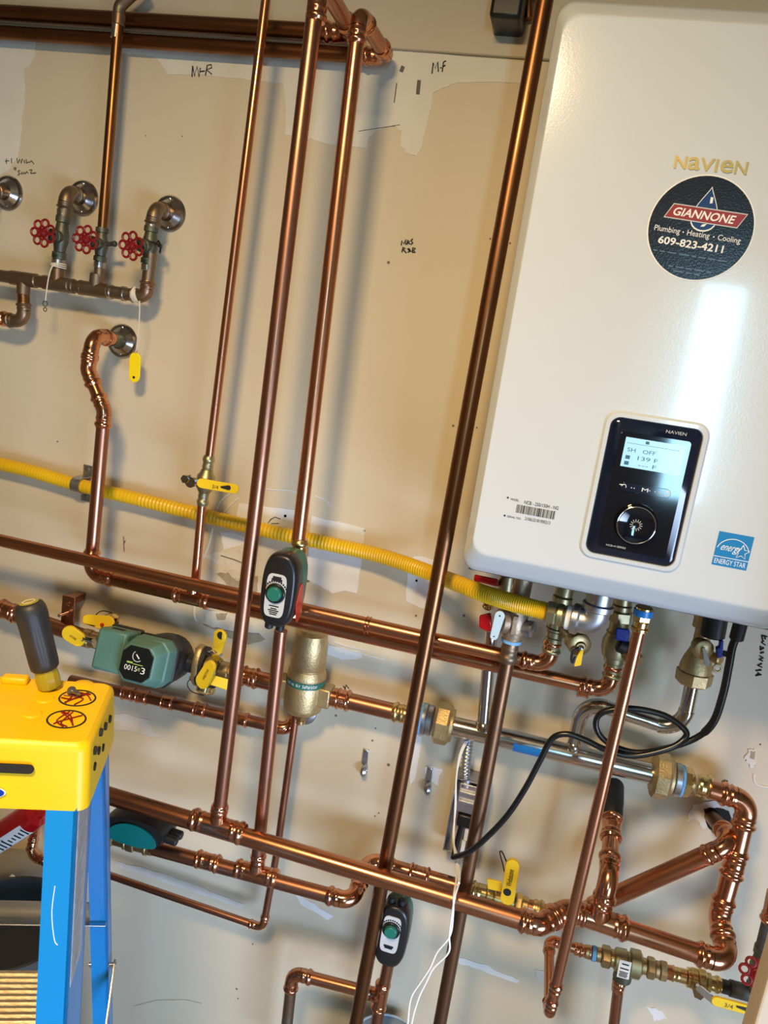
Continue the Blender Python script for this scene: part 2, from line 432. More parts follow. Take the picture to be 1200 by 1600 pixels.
patch([(180, 1345), (260, 1365), (330, 1392), (380, 1412), (378, 1418), (300, 1392), (190, 1355)], 'smear', jit=0.002)
patch([(715, 1495), (760, 1508), (812, 1532), (808, 1537), (750, 1515), (712, 1503)], 'drywall_white', jit=0.002)
patch([(835, 1512), (870, 1524), (868, 1540), (840, 1530)], 'smear', jit=0.003)
patch([(1010, 1572), (1035, 1578), (1042, 1590), (1020, 1594)], 'drywall_white', jit=0.003)
patch([(646, 1145), (658, 1150), (650, 1215), (640, 1230)], 'drywall_white', jit=0.002)
patch([(662, 1198), (690, 1200), (684, 1225), (668, 1222)], 'drywall_white', jit=0.003)
patch([(1085, 1255), (1120, 1250), (1128, 1275), (1100, 1296), (1086, 1280), (1070, 1284)], 'drywall_white', 0.0022, 0.003, name='torn_edge')
patch([(1098, 1262), (1122, 1262), (1140, 1266), (1146, 1300), (1118, 1304), (1104, 1290)], 'hole_dark', 0.0028, 0.002, name='wall_hole')
patch([(1168, 1172), (1180, 1170), (1182, 1192), (1174, 1202), (1164, 1188)], 'smear', 0.0022, 0.003, name='torn_edge')
patch([(1172, 1172), (1180, 1174), (1178, 1186), (1171, 1184)], 'torn_brown', 0.0026, 0.001, name='wall_hole')
def streak(pts, r, m='drywall_white', name='caulk_bead', d=0.0006):
    return MB().tube(smooth([P(x, y, d) for x, y in pts], 3), r, 6).build(name, m, wall)
streak([(362, 770), (345, 782), (338, 800), (333, 815)], .0022); streak([(372, 778), (350, 800), (342, 815)], .0018)
streak([(332, 825), (328, 845), (322, 862), (318, 872)], .0024); streak([(316, 868), (330, 872), (340, 880)], .0015)
streak([(392, 760), (425, 765), (452, 766), (468, 771)], .0016); streak([(492, 775), (505, 780), (515, 787)], .0016)
streak([(305, 930), (303, 960), (308, 972)], .002); streak([(1178, 1210), (1180, 1224), (1196, 1230), (1210, 1228)], .002)
streak([(532, 1012), (560, 1020), (600, 1030)], .002); streak([(520, 1002), (545, 1010), (575, 1016)], .0015)
def spot(x, y, r=.003, m='hole_dark'):
    return MB().lathe(P(x, y, 0), OUT, [(0, r), (.0012, r*.9)], 10).build('screw_hole', m, wall)
for x, y, r in [(607, 410, .005), (766, 373, .003), (797, 380, .003), (708, 665, .004), (745, 668, .003), (446, 806, .006), (569, 829, .005), (481, 907, .007), (651, 907, .005), (175, 876, .003), (650, 962, .004), (607, 1195, .006), (582, 1157, .004), (725, 962, .005), (285, 213, .002), (228, 212, .002), (90, 690, .003), (592, 1270, .003), (395, 1475, .003), (370, 1545, .004), (372, 1560, .003), (525, 1118, .004), (587, 1138, .003), (586, 1275, .003), (1188, 1163, .003)]:
    spot(x, y, r*.55, 'ink_faint')
for pts, wd in [([(655, 126), (653, 147)], .0035), ([(630, 104), (627, 112)], .0035), ([(620, 130), (616, 160)], .001), ([(193, 838), (194, 862)], .0009), ([(196, 845), (193, 850)], .001), ([(560, 205), (625, 195)], .0005), ([(345, 868), (365, 874), (390, 884)], .0014), ([(210, 1572), (245, 1563), (290, 1562), (315, 1568)], .00025), ([(1100, 290), (1106, 300)], .001)]:
    MB().tube([P(x, y, .0012) for x, y in pts], wd, 6).build('scuff_mark', 'ink_faint', wall)
# handwriting in marker on the wall
def writing(strokes, r=.0011, m='ink', lift=.0014):
    mb = MB()
    for s_ in strokes: mb.tube([P(x, y, lift) for x, y in s_], r, 6)
    return mb.build('marker_writing', m, wall)
writing([[(300, 120), (301, 103)], [(301, 103), (304, 119), (308, 104), (311, 120), (313, 106)], [(312, 112), (320, 111)], [(321, 118), (324, 102), (330, 101), (331, 106), (323, 109), (331, 116)]])
writing([[(675, 115), (677, 98), (680, 107), (684, 97), (685, 112)], [(688, 106), (690, 106)], [(691, 112), (693, 97), (697, 95)], [(692, 104), (696, 102)]])
writing([[(627, 383), (628, 376), (631, 381), (634, 374), (634, 382)], [(636, 382), (637, 375), (640, 377), (637, 379), (641, 381)], [(645, 373), (642, 376), (645, 379), (642, 382)], [(628, 394), (630, 386), (633, 388), (630, 390), (635, 395)], [(637, 388), (640, 393), (637, 394)], [(639, 388), (642, 393)], [(644, 394), (645, 387), (649, 388), (646, 391), (649, 394), (644, 394)]], .0011)
writing([[(10, 248), (10, 256)], [(8, 252), (14, 251)], [(18, 247), (18, 255)], [(26, 247), (28, 255), (31, 249), (33, 255), (35, 248)], [(38, 250), (38, 255)], [(41, 249), (41, 255), (45, 253)], [(46, 254), (49, 251), (53, 256)], [(22, 262), (25, 262), (24, 266), (22, 264), (22, 262)], [(31, 266), (28, 268), (31, 271), (28, 274)], [(33, 273), (34, 269), (36, 272), (38, 269), (39, 272), (42, 268), (44, 271)], [(46, 266), (50, 265), (48, 271), (56, 270)]], .0007)
writing([[(1190, 1054), (1181, 1056), (1186, 1052), (1181, 1048), (1190, 1047)], [(1191, 1043), (1184, 1040), (1191, 1037)], [(1192, 1033), (1186, 1031), (1193, 1028), (1187, 1025)], [(1188, 1021), (1194, 1019)], [(1194, 1012), (1188, 1016), (1189, 1010)], [(1196, 1008), (1190, 1004), (1194, 1001)], [(1199, 995), (1190, 993)], [(1191, 994), (1192, 1001)], [(1195, 994), (1196, 999)]], .0012)
writing([[(1128, 1223), (1133, 1219), (1131, 1226), (1137, 1220)], [(1144, 1226), (1148, 1231)]], .0012)
writing([[(422, 812), (430, 808), (438, 811)], [(424, 818), (436, 818)], [(419, 817), (425, 810)]], .0008, 'ink')
writing([[(538, 1080), (541, 1070), (545, 1076)], [(540, 1076), (536, 1072)]], .001)

# jamb at the lower right
jx = P(1168, 1600, .42).x
tr = struct('trim_1', MB().box(Vector((jx+.055, -.42, ZC/2)), .055, .02, ZC/2), 'jamb_cream', bevel=.003, flat=True)

# ------------------------------------------------------------------ the boiler on the wall
BD = 0.335
bl = P(724, 880, BD); tl = P(868, 24, BD)
xl = (bl.x+tl.x)/2-.003; xr = xl+.44
zb = P(760, 895, BD-.03).z; ztop = tl.z+.030
boiler = thing('wall_hung_boiler', 'white glossy wall-hung boiler with black control panel', 'boiler', Vector(((xl+xr)/2, 0, zb)))
def rrect(x0, x1, z0, z1, y, rad, n=6):
    out = []
    for (cx, cz, a0) in [(x1-rad, z0+rad, -90), (x1-rad, z1-rad, 0), (x0+rad, z1-rad, 90), (x0+rad, z0+rad, 180)]:
        for i in range(n+1):
            t = math.radians(a0+90*i/n); out.append(Vector((cx+rad*math.cos(t), y, cz+rad*math.sin(t))))
    return out
cov = MB(); rings = []
rings.append(rrect(xl, xr, zb, ztop, -.02, .022)); rings.append(rrect(xl, xr, zb, ztop, -(BD-.040), .022))
for (f_, y_) in ((0.0, .034), (.02, .029), (.10, .024), (.30, .0185), (.62, .0095), (.86, .0028), (.94, .0009), (1.0, 0.0), (1.08, 0.0), (1.3, 0.0)):
    ix = .013*f_; ib = .034*f_; it = .028*f_
    rings.append(rrect(xl+ix, xr-ix, zb+ib, ztop-it, -(BD-y_), .022))
cov.loft(rings)
cover = cov.build('front_cover', 'boiler_white', boiler, ang=50)
MB().box(Vector(((xl+xr)/2, -.15, zb-.002)), .21, .14, .002).build('underside_plate', 'boiler_under', boiler, flat=True)
def fp(px, py, l=0.0): return P(px, py, BD+l)
# brand letters
bA = fp(1052, 263); bB = fp(1166, 272); wN = (bB-bA).length; hN = (fp(1056, 243)-fp(1053, 263)).length
let = MB()
for ch, x0, x1 in [('N', 0, .17), ('a', .19, .355), ('V', .355, .55), ('I', .565, .60), ('e', .635, .81), ('N', .83, 1.0)]:
    text_mesh(let, ch, Vector((bA.x+wN*x0, -BD-.0012, bA.z)), X, UP, wN*(x1-x0), hN, bold=.014)
let.build('brand_lettering', 'gold', boiler, flat=True)
# round company sticker
sc_ = fp(1094, 357); sr = 78.5*S(1094, 357, BD)
tilt = math.radians(-2.6); SX = Vector((math.cos(tilt), 0, math.sin(tilt))); SZ = Vector((-math.sin(tilt), 0, math.cos(tilt)))
def sq(x, z, l): return Vector((sc_.x, -BD-l, sc_.z))+SX*(x*sr)+SZ*(z*sr)
st_rim = MB().lathe(Vector((sc_.x, -BD, sc_.z)), OUT, [(0, sr*1.012), (.0005, sr*1.012)], 56).build('sticker_edge', 'white_print', boiler)
stk = MB().lathe(Vector((sc_.x, -BD, sc_.z)), OUT, [(0, sr*.985), (.0010, sr*.985)], 56).build('company_sticker', 'sticker_black', boiler, label='round black company sticker with a water drop and red banner')
def drop(s_, l):
    o = []
    for i in range(33):
        t = 2*math.pi*i/32
        z = math.cos(t); x = math.sin(t)*abs(math.sin(t/2))**1.5
        o.append(sq(.02+x*.36*s_, .37+z*.43*s_+.06*(0), l))
    return o[:-1]
MB().prism(drop(1.0, .0010), Vector((0, -.0002, 0))).build('drop_outline', 'white_print', stk, flat=True)
MB().prism(drop(.93, .0012), Vector((0, -.0002, 0))).build('drop_fill', 'sticker_blue', stk, flat=True)
MB().prism([sq(.04, .60, .0014), sq(.09, .60, .0014), sq(.10, .49, .0014), sq(.05, .48, .0014)], Vector((0, -.0001, 0))).build('drop_gleam', 'white_print', stk, flat=True)
MB().prism([sq(.02, .08, .0014), sq(.10, .10, .0014), sq(.06, .04, .0014), sq(-.01, .03, .0014)], Vector((0, -.0001, 0))).build('drop_gleam', 'white_print', stk, flat=True)
def para(g, l): return [sq(-.72-g*1.3, .12-g, l), sq(.66+g*.6, .12-g, l), sq(.78+g*1.3, .37+g, l), sq(-.60-g*.6, .37+g, l)]
MB().prism(para(.02, .0014), Vector((0, -.0002, 0))).build('banner_edge', 'grey_label', stk, flat=True)
MB().prism(para(0, .0016), Vector((0, -.0002, 0))).build('banner', 'sticker_red', stk, flat=True)
text_mesh(MB(), 'GIANNONE', sq(-.60, .165, .0020), SX, SZ, sr*1.17, sr*.16, .25, bold=.02).build('company_lettering', 'white_print', stk, flat=True)
tx = MB()
text_mesh(tx, 'Plumbing', sq(-.86, -.20, .0013), SX, SZ, sr*.50, sr*.14); text_mesh(tx, 'Heating', sq(-.22, -.20, .0013), SX, SZ, sr*.43, sr*.14)
text_mesh(tx, 'Cooling', sq(.37, -.20, .0013), SX, SZ, sr*.43, sr*.14)
for xx in (-.30, .29): tx.lathe(sq(xx, -.12, .0011), OUT, [(0, .015*sr), (.0003, .015*sr)], 8)
tx.build('trade_lettering', 'white_print', stk, flat=True)
text_mesh(MB(), '609-823-4211', sq(-.73, -.40, .0013), SX, SZ, sr*1.26, sr*.15, bold=.02).build('phone_number', 'white_print', stk, flat=True)
tx = MB()
for z, a, b in ((-.55, -.78, .75), (-.80, -.42, .42), (-.88, -.30, .30)):
    x = a
    while x < b-.08:
        w_ = random.uniform(.08, .2); w_ = min(w_, b-x); tx.prism([sq(x, z, .0012), sq(x+w_, z, .0012), sq(x+w_, z+.022, .0012), sq(x, z+.022, .0012)], Vector((0, -.0001, 0))); x += w_+.05
tx.build('fine_print', 'fine_blue', stk, flat=True)
# control panel
cA = fp(953, 650); cB = fp(1097, 672); cC = fp(1054, 886); cD = fp(917, 862)
px0 = (cA.x+cD.x)/2; px1 = (cB.x+cC.x)/2; pz1 = (cA.z+cB.z)/2; pz0 = (cC.z+cD.z)/2
pw = px1-px0; ph = pz1-pz0
def pp(a, b, l): return Vector((px0+pw*a, -BD-l, pz0+ph*b))
MB().loft([rrect(px0-.009, px1+.009, pz0-.009, pz1+.009, -BD, .018), rrect(px0-.006, px1+.006, pz0-.006, pz1+.006, -BD-.004, .016), rrect(px0-.001, px1+.001, pz0-.001, pz1+.001, -BD-.0045, .013), rrect(px0, px1, pz0, pz1, -BD-.002, .012)], cap0=False, cap1=False).build('panel_surround', 'boiler_white', boiler)
bez = MB().loft([rrect(px0, px1, pz0, pz1, -BD, .012), rrect(px0, px1, pz0, pz1, -BD-.003, .012), rrect(px0+.004, px1-.004, pz0+.004, pz1-.004, -BD-.0062, .010)]).build('control_panel', 'panel_black', boiler, label='glossy black control panel with screen and dial')
MB().loft([rrect(px0+pw*.13, px1-pw*.11, pz0+ph*.06, pz1-ph*.09, -BD-.006, .004), rrect(px0+pw*.13, px1-pw*.11, pz0+ph*.06, pz1-ph*.09, -BD-.0074, .004)]).build('inner_plate', 'panel_inner', bez)
scr = MB().prism([pp(.19, .665, .0074), pp(.84, .665, .0074), pp(.84, .875, .0074), pp(.19, .875, .0074)], Vector((0, -.0006, 0))).build('screen', 'lcd', bez, flat=True, label='lit pale blue display')
tx = MB()
for s_, a, b, wd, hh in [('SH', .23, .775, .09, .028), ('OFF', .40, .775, .14, .028), ('139 F', .36, .725, .22, .028), ('--- F', .38, .68, .20, .026)]:
    text_mesh(tx, s_, pp(a, b, .0082), X, UP, pw*wd, ph*hh)
for b in (.68, .722): tx.box(pp(.25, b+.013, .0082), pw*.025, .0001, ph*.013)
tx.box(pp(.43, .855, .0082), pw*.02, .0001, ph*.010); tx.box(pp(.5, .835, .0081), pw*.29, .0001, ph*.0012)
tx.build('screen_readout', 'lcd_ink', bez, flat=True)
MB().paddle(pp(.29, .525, .0075), pp(.74, .525, .0075), ph*.033, ph*.033, OUT, .004).build('button_bar', 'panel_black', bez, bevel=.0008)
tx = MB()
text_mesh(tx, 'M', pp(.475, .512, .0098), X, UP, pw*.07, ph*.026)
tx.torus(pp(.75, .525, .0098), OUT, pw*.028, .0005, 14, 5); tx.box(pp(.75, .538, .0098), .0005, .0002, ph*.008)
tx.torus(pp(.275, .525, .0098), OUT, pw*.025, .0005, 10, 5, 0, 3.6); tx.box(pp(.245, .535, .0098), pw*.02, .0002, .0006)
for a in (.36, .39, .56, .62, .66): tx.box(pp(a, .525, .0098), .0006, .0002, .0006)
tx.build('button_symbols', 'white_print', bez, flat=True)
dc = fp(993, 819, .007); dr = 31*S(993, 819, BD)
dial = MB().lathe(Vector((dc.x, -BD-.006, dc.z)), OUT, [(0, dr*1.05), (.003, dr*1.05), (.006, dr), (.010, dr*.96), (.012, dr*.86), (.011, dr*.75), (.0085, dr*.42), (.0083, 0)], 44).build('dial', 'panel_inner', bez)
dm = MB()
for i in range(14):
    t = 2*math.pi*i/14; dd = Vector((math.cos(t), 0, math.sin(t))); dm.cyl(Vector((dc.x, -BD-.0155, dc.z))+dd*dr*.16, Vector((dc.x, -BD-.0155, dc.z))+dd*dr*.30, .0005, 5)
dm.build('dial_marks', 'grey_label', bez)
MB().torus(Vector((dc.x, -BD-.0165, dc.z)), OUT, dr*.92, .0009, 40, 8).build('dial_ring', 'chrome', bez)
text_mesh(MB(), 'NAVIEN', pp(.60, .945, .0064), X, UP, pw*.22, ph*.022).build('panel_lettering', 'grey_label', bez, flat=True)
text_mesh(MB(), 'NCB-H SERIES', pp(.22, .075, .0076), X, UP, pw*.22, ph*.014).build('panel_caption', 'grey_label', bez, flat=True)
# model label
lab = MB()
def ft(s_, x0, y0, x1, y1, h, l=.0006):
    a = fp(x0, y0); b = fp(x1, y1); text_mesh(lab, s_, Vector((a.x, -BD-l, (a.z+b.z)/2)), X, UP, abs(b.x-a.x), h*S(x0, y0, BD))
ft('MODEL:', 798, 781, 811, 784, 3.2); ft('NCB - 250/150H - NG', 819, 787, 872, 797, 5.5); ft('SERIAL NO:', 792, 808, 814, 812, 3.2); ft('2106U2181000213', 820, 812, 859, 820, 5)
for x, y in ((793.5, 777.5), (788.5, 805.5)): lab.lathe(fp(x, y), OUT, [(0, .0014), (.0006, .0014)], 12)
a = fp(808, 789); b = fp(868, 800); z0 = fp(806, 802).z; hb = 13*S(830, 800, BD); x = a.x
zc = (fp(808, 788).z+fp(868, 799).z)/2
while x < b.x:
    w_ = random.choice((.0006, .0006, .0012, .0018)); lab.box(Vector((x+w_/2, -BD-.0003, zc-hb/2)), w_/2, .0003, hb/2); x += w_+random.choice((.0006, .0008, .0013))
lab.build('model_label', 'ink', boiler, flat=True, label='small printed model text and barcode')
# energy label
eA = fp(1124, 829); eB = fp(1178, 840); eC = fp(1166, 892); eD = fp(1112, 881)
ex0 = (eA.x+eD.x)/2; ex1 = (eB.x+eC.x)/2; ez1 = (eA.z+eB.z)/2; ez0 = (eC.z+eD.z)/2; ew = ex1-ex0; eh = ez1-ez0
def ep(a, b, l): return Vector((ex0+ew*a, -BD-l, ez0+eh*b))
en = MB().prism([ep(0, 0, 0), ep(1, 0, 0), ep(1, 1, 0), ep(0, 1, 0)], Vector((0, -.0006, 0))).build('energy_label', 'energy_blue', boiler, flat=True, label='square blue label with a white star and script')
tx = MB(); text_mesh(tx, 'ENERGY STAR', ep(.05, .06, .0008), X, UP, ew*.90, eh*.15)
text_mesh(tx, 'energy', ep(.10, .40, .0008), X, UP, ew*.56, eh*.22, .35)
tx.prism([ep(0, .255, .0006), ep(1, .255, .0006), ep(1, .275, .0006), ep(0, .275, .0006)], Vector((0, -.0002, 0)))
tx.tube([ep(.5-.47*math.cos(math.pi*(.08+.84*i/20)), .42+.42*math.sin(math.pi*(.08+.84*i/20)), .0006) for i in range(21)], .0006, 6)
sp = [ep(.76+(.22 if i % 2 == 0 else .10)*math.sin(math.pi*i/5), .50+(.22 if i % 2 == 0 else .10)*math.cos(math.pi*i/5), .0007) for i in range(10)]
tx.tube(sp+[sp[0]], .0006, 6); tx.build('energy_print', 'white_print', en, flat=True)

# black box at the top edge
ab = P(790, 12, .05)
bb = thing('black_vent_box', 'black plastic box on the wall at the top edge beside the boiler', 'box', P(790, 38, 0))
q0 = P(766, 38, .05); q1 = P(815, 38, .05)
MB().box(Vector(((q0.x+q1.x)/2, -.04, q0.z+.09)), (q1.x-q0.x)/2, .038, .09).build('housing', 'black_plastic', bb, bevel=.006)
MB().cyl(Vector((q1.x-.002, -.03, q0.z+.10)), Vector((q1.x+.014, -.03, q0.z+.10)), .05, 20).build('pipe_collar', 'galvanized', bb)
MB().cyl(P(825, -60, .02), P(826, 30, .02), .008, 12).build('pipe', 'copper_old', bb)

# ------------------------------------------------------------------ long copper runs
g = 'copper heating pipes'
t = thing('copper_pipe_run', 'aged brown copper pipe, upper of the two running along the wall top', 'pipe', P(250, 36, .04), g)
run(t, [P(-40, 17, .026), P(551, 53, .026), P(496, -40, .23)], .0135, 'copper_old', 'copper_fit', bend=.9, mats=['copper_dark', 'copper'])
t = thing('copper_pipe_run', 'brown pipe along the wall top that turns out and drops to the black actuator', 'pipe', P(250, 70, .04), g)
run(t, [P(-40, 48, .026), P(606, 90, .026), P(562, 22, .18), P(466, 846, .18)], .0120, 'copper', bend=.75, mats=['copper_dark', 'copper', 'copper'])
cd = P(466, 846, .18)
t = thing('copper_pipe_run', 'straight copper riser in front of its neighbours, ending in the thick manifold tee', 'pipe', P(342, 1268, .225), g)
Ctop, Cbot = P(501, -60, .225), P(342, 1275, .225)
MB().cyl(Ctop, Cbot, .0122, 24).build('pipe', 'copper_dull', t)
cc = MB(); press(cc, P(497, 4, .225), Cbot-Ctop, .0122, .026); cc.cyl(P(501, -60, .225), P(497, 5, .225), .0138, 22); cc.build('coupling', 'copper_fit', t)
press_c = MB(); press(press_c, P(340.5, 1284, .225), Ctop-Cbot, .0122, .030); press_c.build('coupling', 'copper_fit', t)
t = thing('copper_pipe_run', 'thin copper riser with brass ball valve and yellow lever above the yellow gas line', 'pipe', P(305, 930, .115), g)
MB().cyl(P(418, -20, .115), P(327, 716, .115), .0079, 18).build('pipe', 'copper', t)
MB().cyl(P(316, 784, .115), P(303, 935, .115), .0085, 18).build('pipe', 'copper', t)
va = P(327, 712, .115); vb = P(316, 790, .115); ax = vb-va; L = ax.length
v = MB(); press(v, va.lerp(vb, .30), -ax, .0085, L*.30); press(v, va.lerp(vb, .72), ax, .0085, L*.28)
v.lathe(va, ax, [(L*.28, .0105), (L*.34, .0125), (L*.40, .0165), (L*.52, .018), (L*.62, .0165), (L*.70, .0125), (L*.74, .0105)], 20)
vo = v.build('ball_valve', 'brass_green', t)
stem = va.lerp(vb, .5); MB().cyl(stem, stem+OUT*.032, .007, 16).cyl(stem+OUT*.03-X*.012, stem+OUT*.038-X*.012, .010, 14).cyl(stem+OUT*.026-X*.022+UP*.004, stem+OUT*.04-X*.022+UP*.004, .008, 6).build('stem_nut', 'chrome', vo)
lv = MB(); lv.paddle(P(315, 755, .155), P(366, 764, .155), .0085, .0085, OUT, .004); lv.build('lever', 'yellow_vinyl', vo, bevel=.0012)
lt = MB(); text_mesh(lt, '3/4', P(331, 763, .1575), X, UP, .012, .007); lt.paddle(P(346, 761, .158), P(357, 762, .158), .0016, .0042, OUT, .001); lt.build('lever_print', 'ink', vo, flat=True)
t = thing('copper_pipe_run', 'darkest full-height copper pipe running down close by the left edge of the boiler', 'pipe', P(560, 1600, .19), g)
MB().cyl(P(862, -60, .19), P(545, 1660, .19), .0128, 24).build('pipe', 'copper_dark', t)
t = thing('copper_pipe_run', 'brown copper drain pipe dropping from the relief valve, behind the white wires', 'pipe', P(680, 1600, .185), g)
MB().cyl(P(798, 1004, .185), P(676, 1660, .185), .0118, 24).build('pipe', 'copper_brown', t)
cc = MB(); press(cc, P(798, 1004, .185), P(676, 1660, .185)-P(798, 1004, .185), .0120, .034); cc.build('coupling', 'copper_tarnish', t)
t = thing('copper_pipe_run', 'slim copper pipe hanging from the boiler, foremost of all, elbow at its foot', 'pipe', P(860, 1575, .262), g)
MB().cyl(P(1003, 968, .262), P(864, 1560, .262), .0092, 20).build('pipe', 'copper', t)
run(t, [P(864, 1558, .262), P(858, 1588, .262), P(858, 1468, .10), P(905, 1484, .10)], .0088, 'copper', 'copper_fit', bend=.8)
cc = MB(); press(cc, P(866, 1552, .262), P(1003, 968, .262)-P(864, 1560, .262), .0092, .020); cc.build('coupling', 'copper_fit', t)
ft_ = MB(); axF = P(1003, 968, .262)-P(864, 1560, .262)
stack(ft_, P(998.5, 986, .262), axF, [(.006, .0125, 20), (.010, .0112, 20), (.010, .0135, 6), (.012, .0128, 20)]); ft_.build('adapter', 'brass', t)
MB().cyl(P(1004, 962, .262), P(1006, 952, .262), .0140, 16).build('tape_band', 'tape_blue_dark', t)

# pipe that leaves the wall plate, bends down and runs to the boiler's second port
t = thing('copper_pipe_run', 'copper pipe from the lone wall plate through a double bend to the blue-handled port', 'pipe', P(150, 900, .115), g)
pts = [P(194, 533, .0), P(146, 524, .110), P(137, 578, .115), P(163, 642, .115), P(141, 897, .115), P(952, 1080, .115), P(959, 1036, .115)]
MB().cyl(pts[0], pts[0].lerp(pts[1], .42), .0140, 20).build('nipple', 'bronze_old', t)
run(t, [pts[0].lerp(pts[1], .35)]+pts[1:], .0124, 'copper', bend=1.0, mats=['copper_fit', 'copper', 'copper_fit', 'copper_dull', 'copper', 'copper', 'copper'])
MB().cyl(P(166, 903, .115), P(272, 927.5, .115), .0127, 22).build('pipe', 'copper_old', t)
axP2 = (pts[5]-pts[4])
tee(t, P(300, 934, .115), axP2, P(316, 784, .115)-P(303, 935, .115), .0124, .0085, half=.036)
coupling(t, P(912, 1076, .115), axP2, .0124, .010)
t = thing('copper_pipe_run', 'upper front pipe of the close pair running left to right to the boiler', 'pipe', P(200, 885, .15), g)
pts1 = [P(-40, 835, .15), P(856, 1040, .15), P(864, 1000, .15)]
run(t, pts1, .0120, 'copper', bend=1.0)
coupling(t, P(575, 976, .15), pts1[1]-pts1[0], .0120, .004)

# thick lower manifold
t = thing('copper_manifold', 'thick copper manifold crossing low in front, with bends rising to the steel header', 'pipe', P(600, 1375, .225))
mp = [P(120, 1228, .225), P(843, 1446, .225), P(886, 1421, .185), P(1139, 1506, .185), P(1123, 1434, .115), P(1147, 1350, .095), P(1170, 1252, .070), P(1108, 1233, .07)]
run(t, mp, .0160, 'copper', bend=.75, sock=1.5)
axM = mp[1]-mp[0]
tee(t, P(340, 1291, .225), axM, Ctop-Cbot, .0160, .0122, half=.052)
tc_ = P(934, 1437, .185)
tee(t, tc_, mp[3]-mp[2], P(951, 1380, .185)-tc_, .0165, .0150, half=.050)
t2 = thing('copper_riser', 'short copper riser bending back into a black sleeve in the wall', 'pipe', P(937, 1437, .185))
run(t2, [tc_+UP*.03, P(951, 1376, .185), P(958, 1245, .02)], .0145, 'copper_fit', bend=1.2, sock=2.2)
rr = [P(951, 1376, .185), P(958, 1245, .02)]
coupling(t2, rr[0].lerp(rr[1], .60), rr[1]-rr[0], .0148, .026)
sl = MB(); sl.lathe(rr[0].lerp(rr[1], .74), rr[1]-rr[0], [(0, .0165), (.006, .019), (.02, .0185), (.032, .0195), (.08, .019)], 20); sl.build('rubber_sleeve', 'black_rubber', t2)

# lower line with the inward offset, valve and slanting pipe
t = thing('copper_pipe_run', 'lower copper line with an S-bend behind the thick manifold, slanting up to the hole', 'pipe', P(400, 1365, .18), g)
lp = [P(236, 1324, .18), P(550, 1409, .18), P(577, 1343, .09), P(884, 1434, .09), P(1146, 1317, .105), P(1112, 1275, .0)]
run(t, lp, .0135, 'copper', bend=.85, mats=['copper_dull', 'copper_fit', 'copper', 'copper', 'copper_brown'])
axL = lp[1]-lp[0]; D2a, D2b = P(439, 985, .18), P(401, 1352, .18)
tee(t, P(401, 1364, .18), axL, D2a-D2b, .0135, .0115, half=.042)
coupling(t, P(325, 1346, .18), axL, .0135, .024)
coupling(t, P(655, 1366, .09), lp[3]-lp[2], .0135, .020)
MB().cyl(P(925, 1416, .092), P(1120, 1329, .103), .0162, 24).build('slanted_pipe', 'copper', t)
t = thing('copper_pipe_run', 'copper pipe dropping from the upper black actuator to the lower line', 'pipe', P(402, 1350, .18), g)
MB().cyl(D2a, D2b, .0118, 22).build('pipe', 'copper_dull', t)
# thin lower pipe
t = thing('copper_pipe_run', 'thinnest copper pipe rising to the air separator after an elbow low on the wall', 'pipe', P(412, 1445, .06), g)
run(t, [P(140, 1357, .06), P(411, 1450, .06), P(433, 1330, .06), P(463, 1112, .06)], .0075, 'copper_dull', bend=1.1, plain=(2,))
# pipe under the pump
t = thing('copper_pipe_run', 'copper pipe with many press couplings passing under the green pump into the wall', 'pipe', P(280, 1098, .035), g)
R0, R1 = P(110, 1063, .035), P(446, 1139, .035)
run(t, [R0, R1, P(474, 1113, -.002)], .0118, 'copper_dull', bend=.8)
for x in (205, 228, 268, 318, 382):
    coupling(t, R0.lerp(R1, (x-110)/336), R1-R0, .0118, .013)
es = MB(); es.lathe(P(476, 1113, 0), OUT, [(0, .026), (.004, .025), (.008, .019), (.009, .014)], 24); es.build('wall_plate', 'galvanized', t)
# pipe stub at the bottom, tee under the lower actuator
t = thing('copper_pipe_run', 'copper pipe turning up and across to the tee beneath the lower black actuator', 'pipe', P(445, 1590, .10), g)
wa = [P(440, 1680, .10), P(457, 1520, .10), P(596, 1556, .10)]
run(t, wa, .0118, 'copper', bend=.8, mats=['copper_tarnish', 'copper'])
xa, xb = P(630, 1396, .12), P(586, 1610, .10)
MB().cyl(P(614, 1470, .10), xb, .0118, 20).build('pipe', 'copper_dull', t)
tee(t, P(595, 1556, .10), P(614, 1470, .10)-xb, wa[1]-wa[2], .0120, .0115, half=.032)
# left feed into the pump
t = thing('copper_pipe_run', 'copper feed pipe into the pump, half hidden behind the screwdriver', 'pipe', P(60, 965, .055), g)
q0, q1 = P(-40, 937, .055), P(140, 998, .055)
MB().cyl(q0, q1, .0165, 22).build('pipe', 'copper_dull', t)
coupling(t, P(14, 955, .055), q1-q0, .0165, .024)
bk = thing('pipe_bracket', 'copper plate bracket with a screw holding the pump feed pipe', 'bracket', P(108, 960, 0))
z0 = P(108, 930, .04); z1 = P(108, 985, .04)
MB().box(Vector((z0.x+.004, -.045, (z0.z+z1.z)/2)), .015, .002, (z0.z-z1.z)/2).box(Vector((z0.x+.004, -.024, z0.z-.01)), .010, .022, .008).build('plate', 'copper_dull', bk, bevel=.001)
MB().lathe(Vector((z0.x+.004, -.047, z0.z-.016)), OUT, [(0, .005), (.002, .0045), (.003, .001)], 12).lathe(Vector((z0.x+.004, -.047, z0.z-.040)), OUT, [(0, .005), (.002, .0045), (.003, .001)], 12).build('screw', 'copper_fit', bk)
MB().cyl(P(92, 962, .075), P(106, 957, .048), .0035, 10).build('bolt', 'chrome', bk)

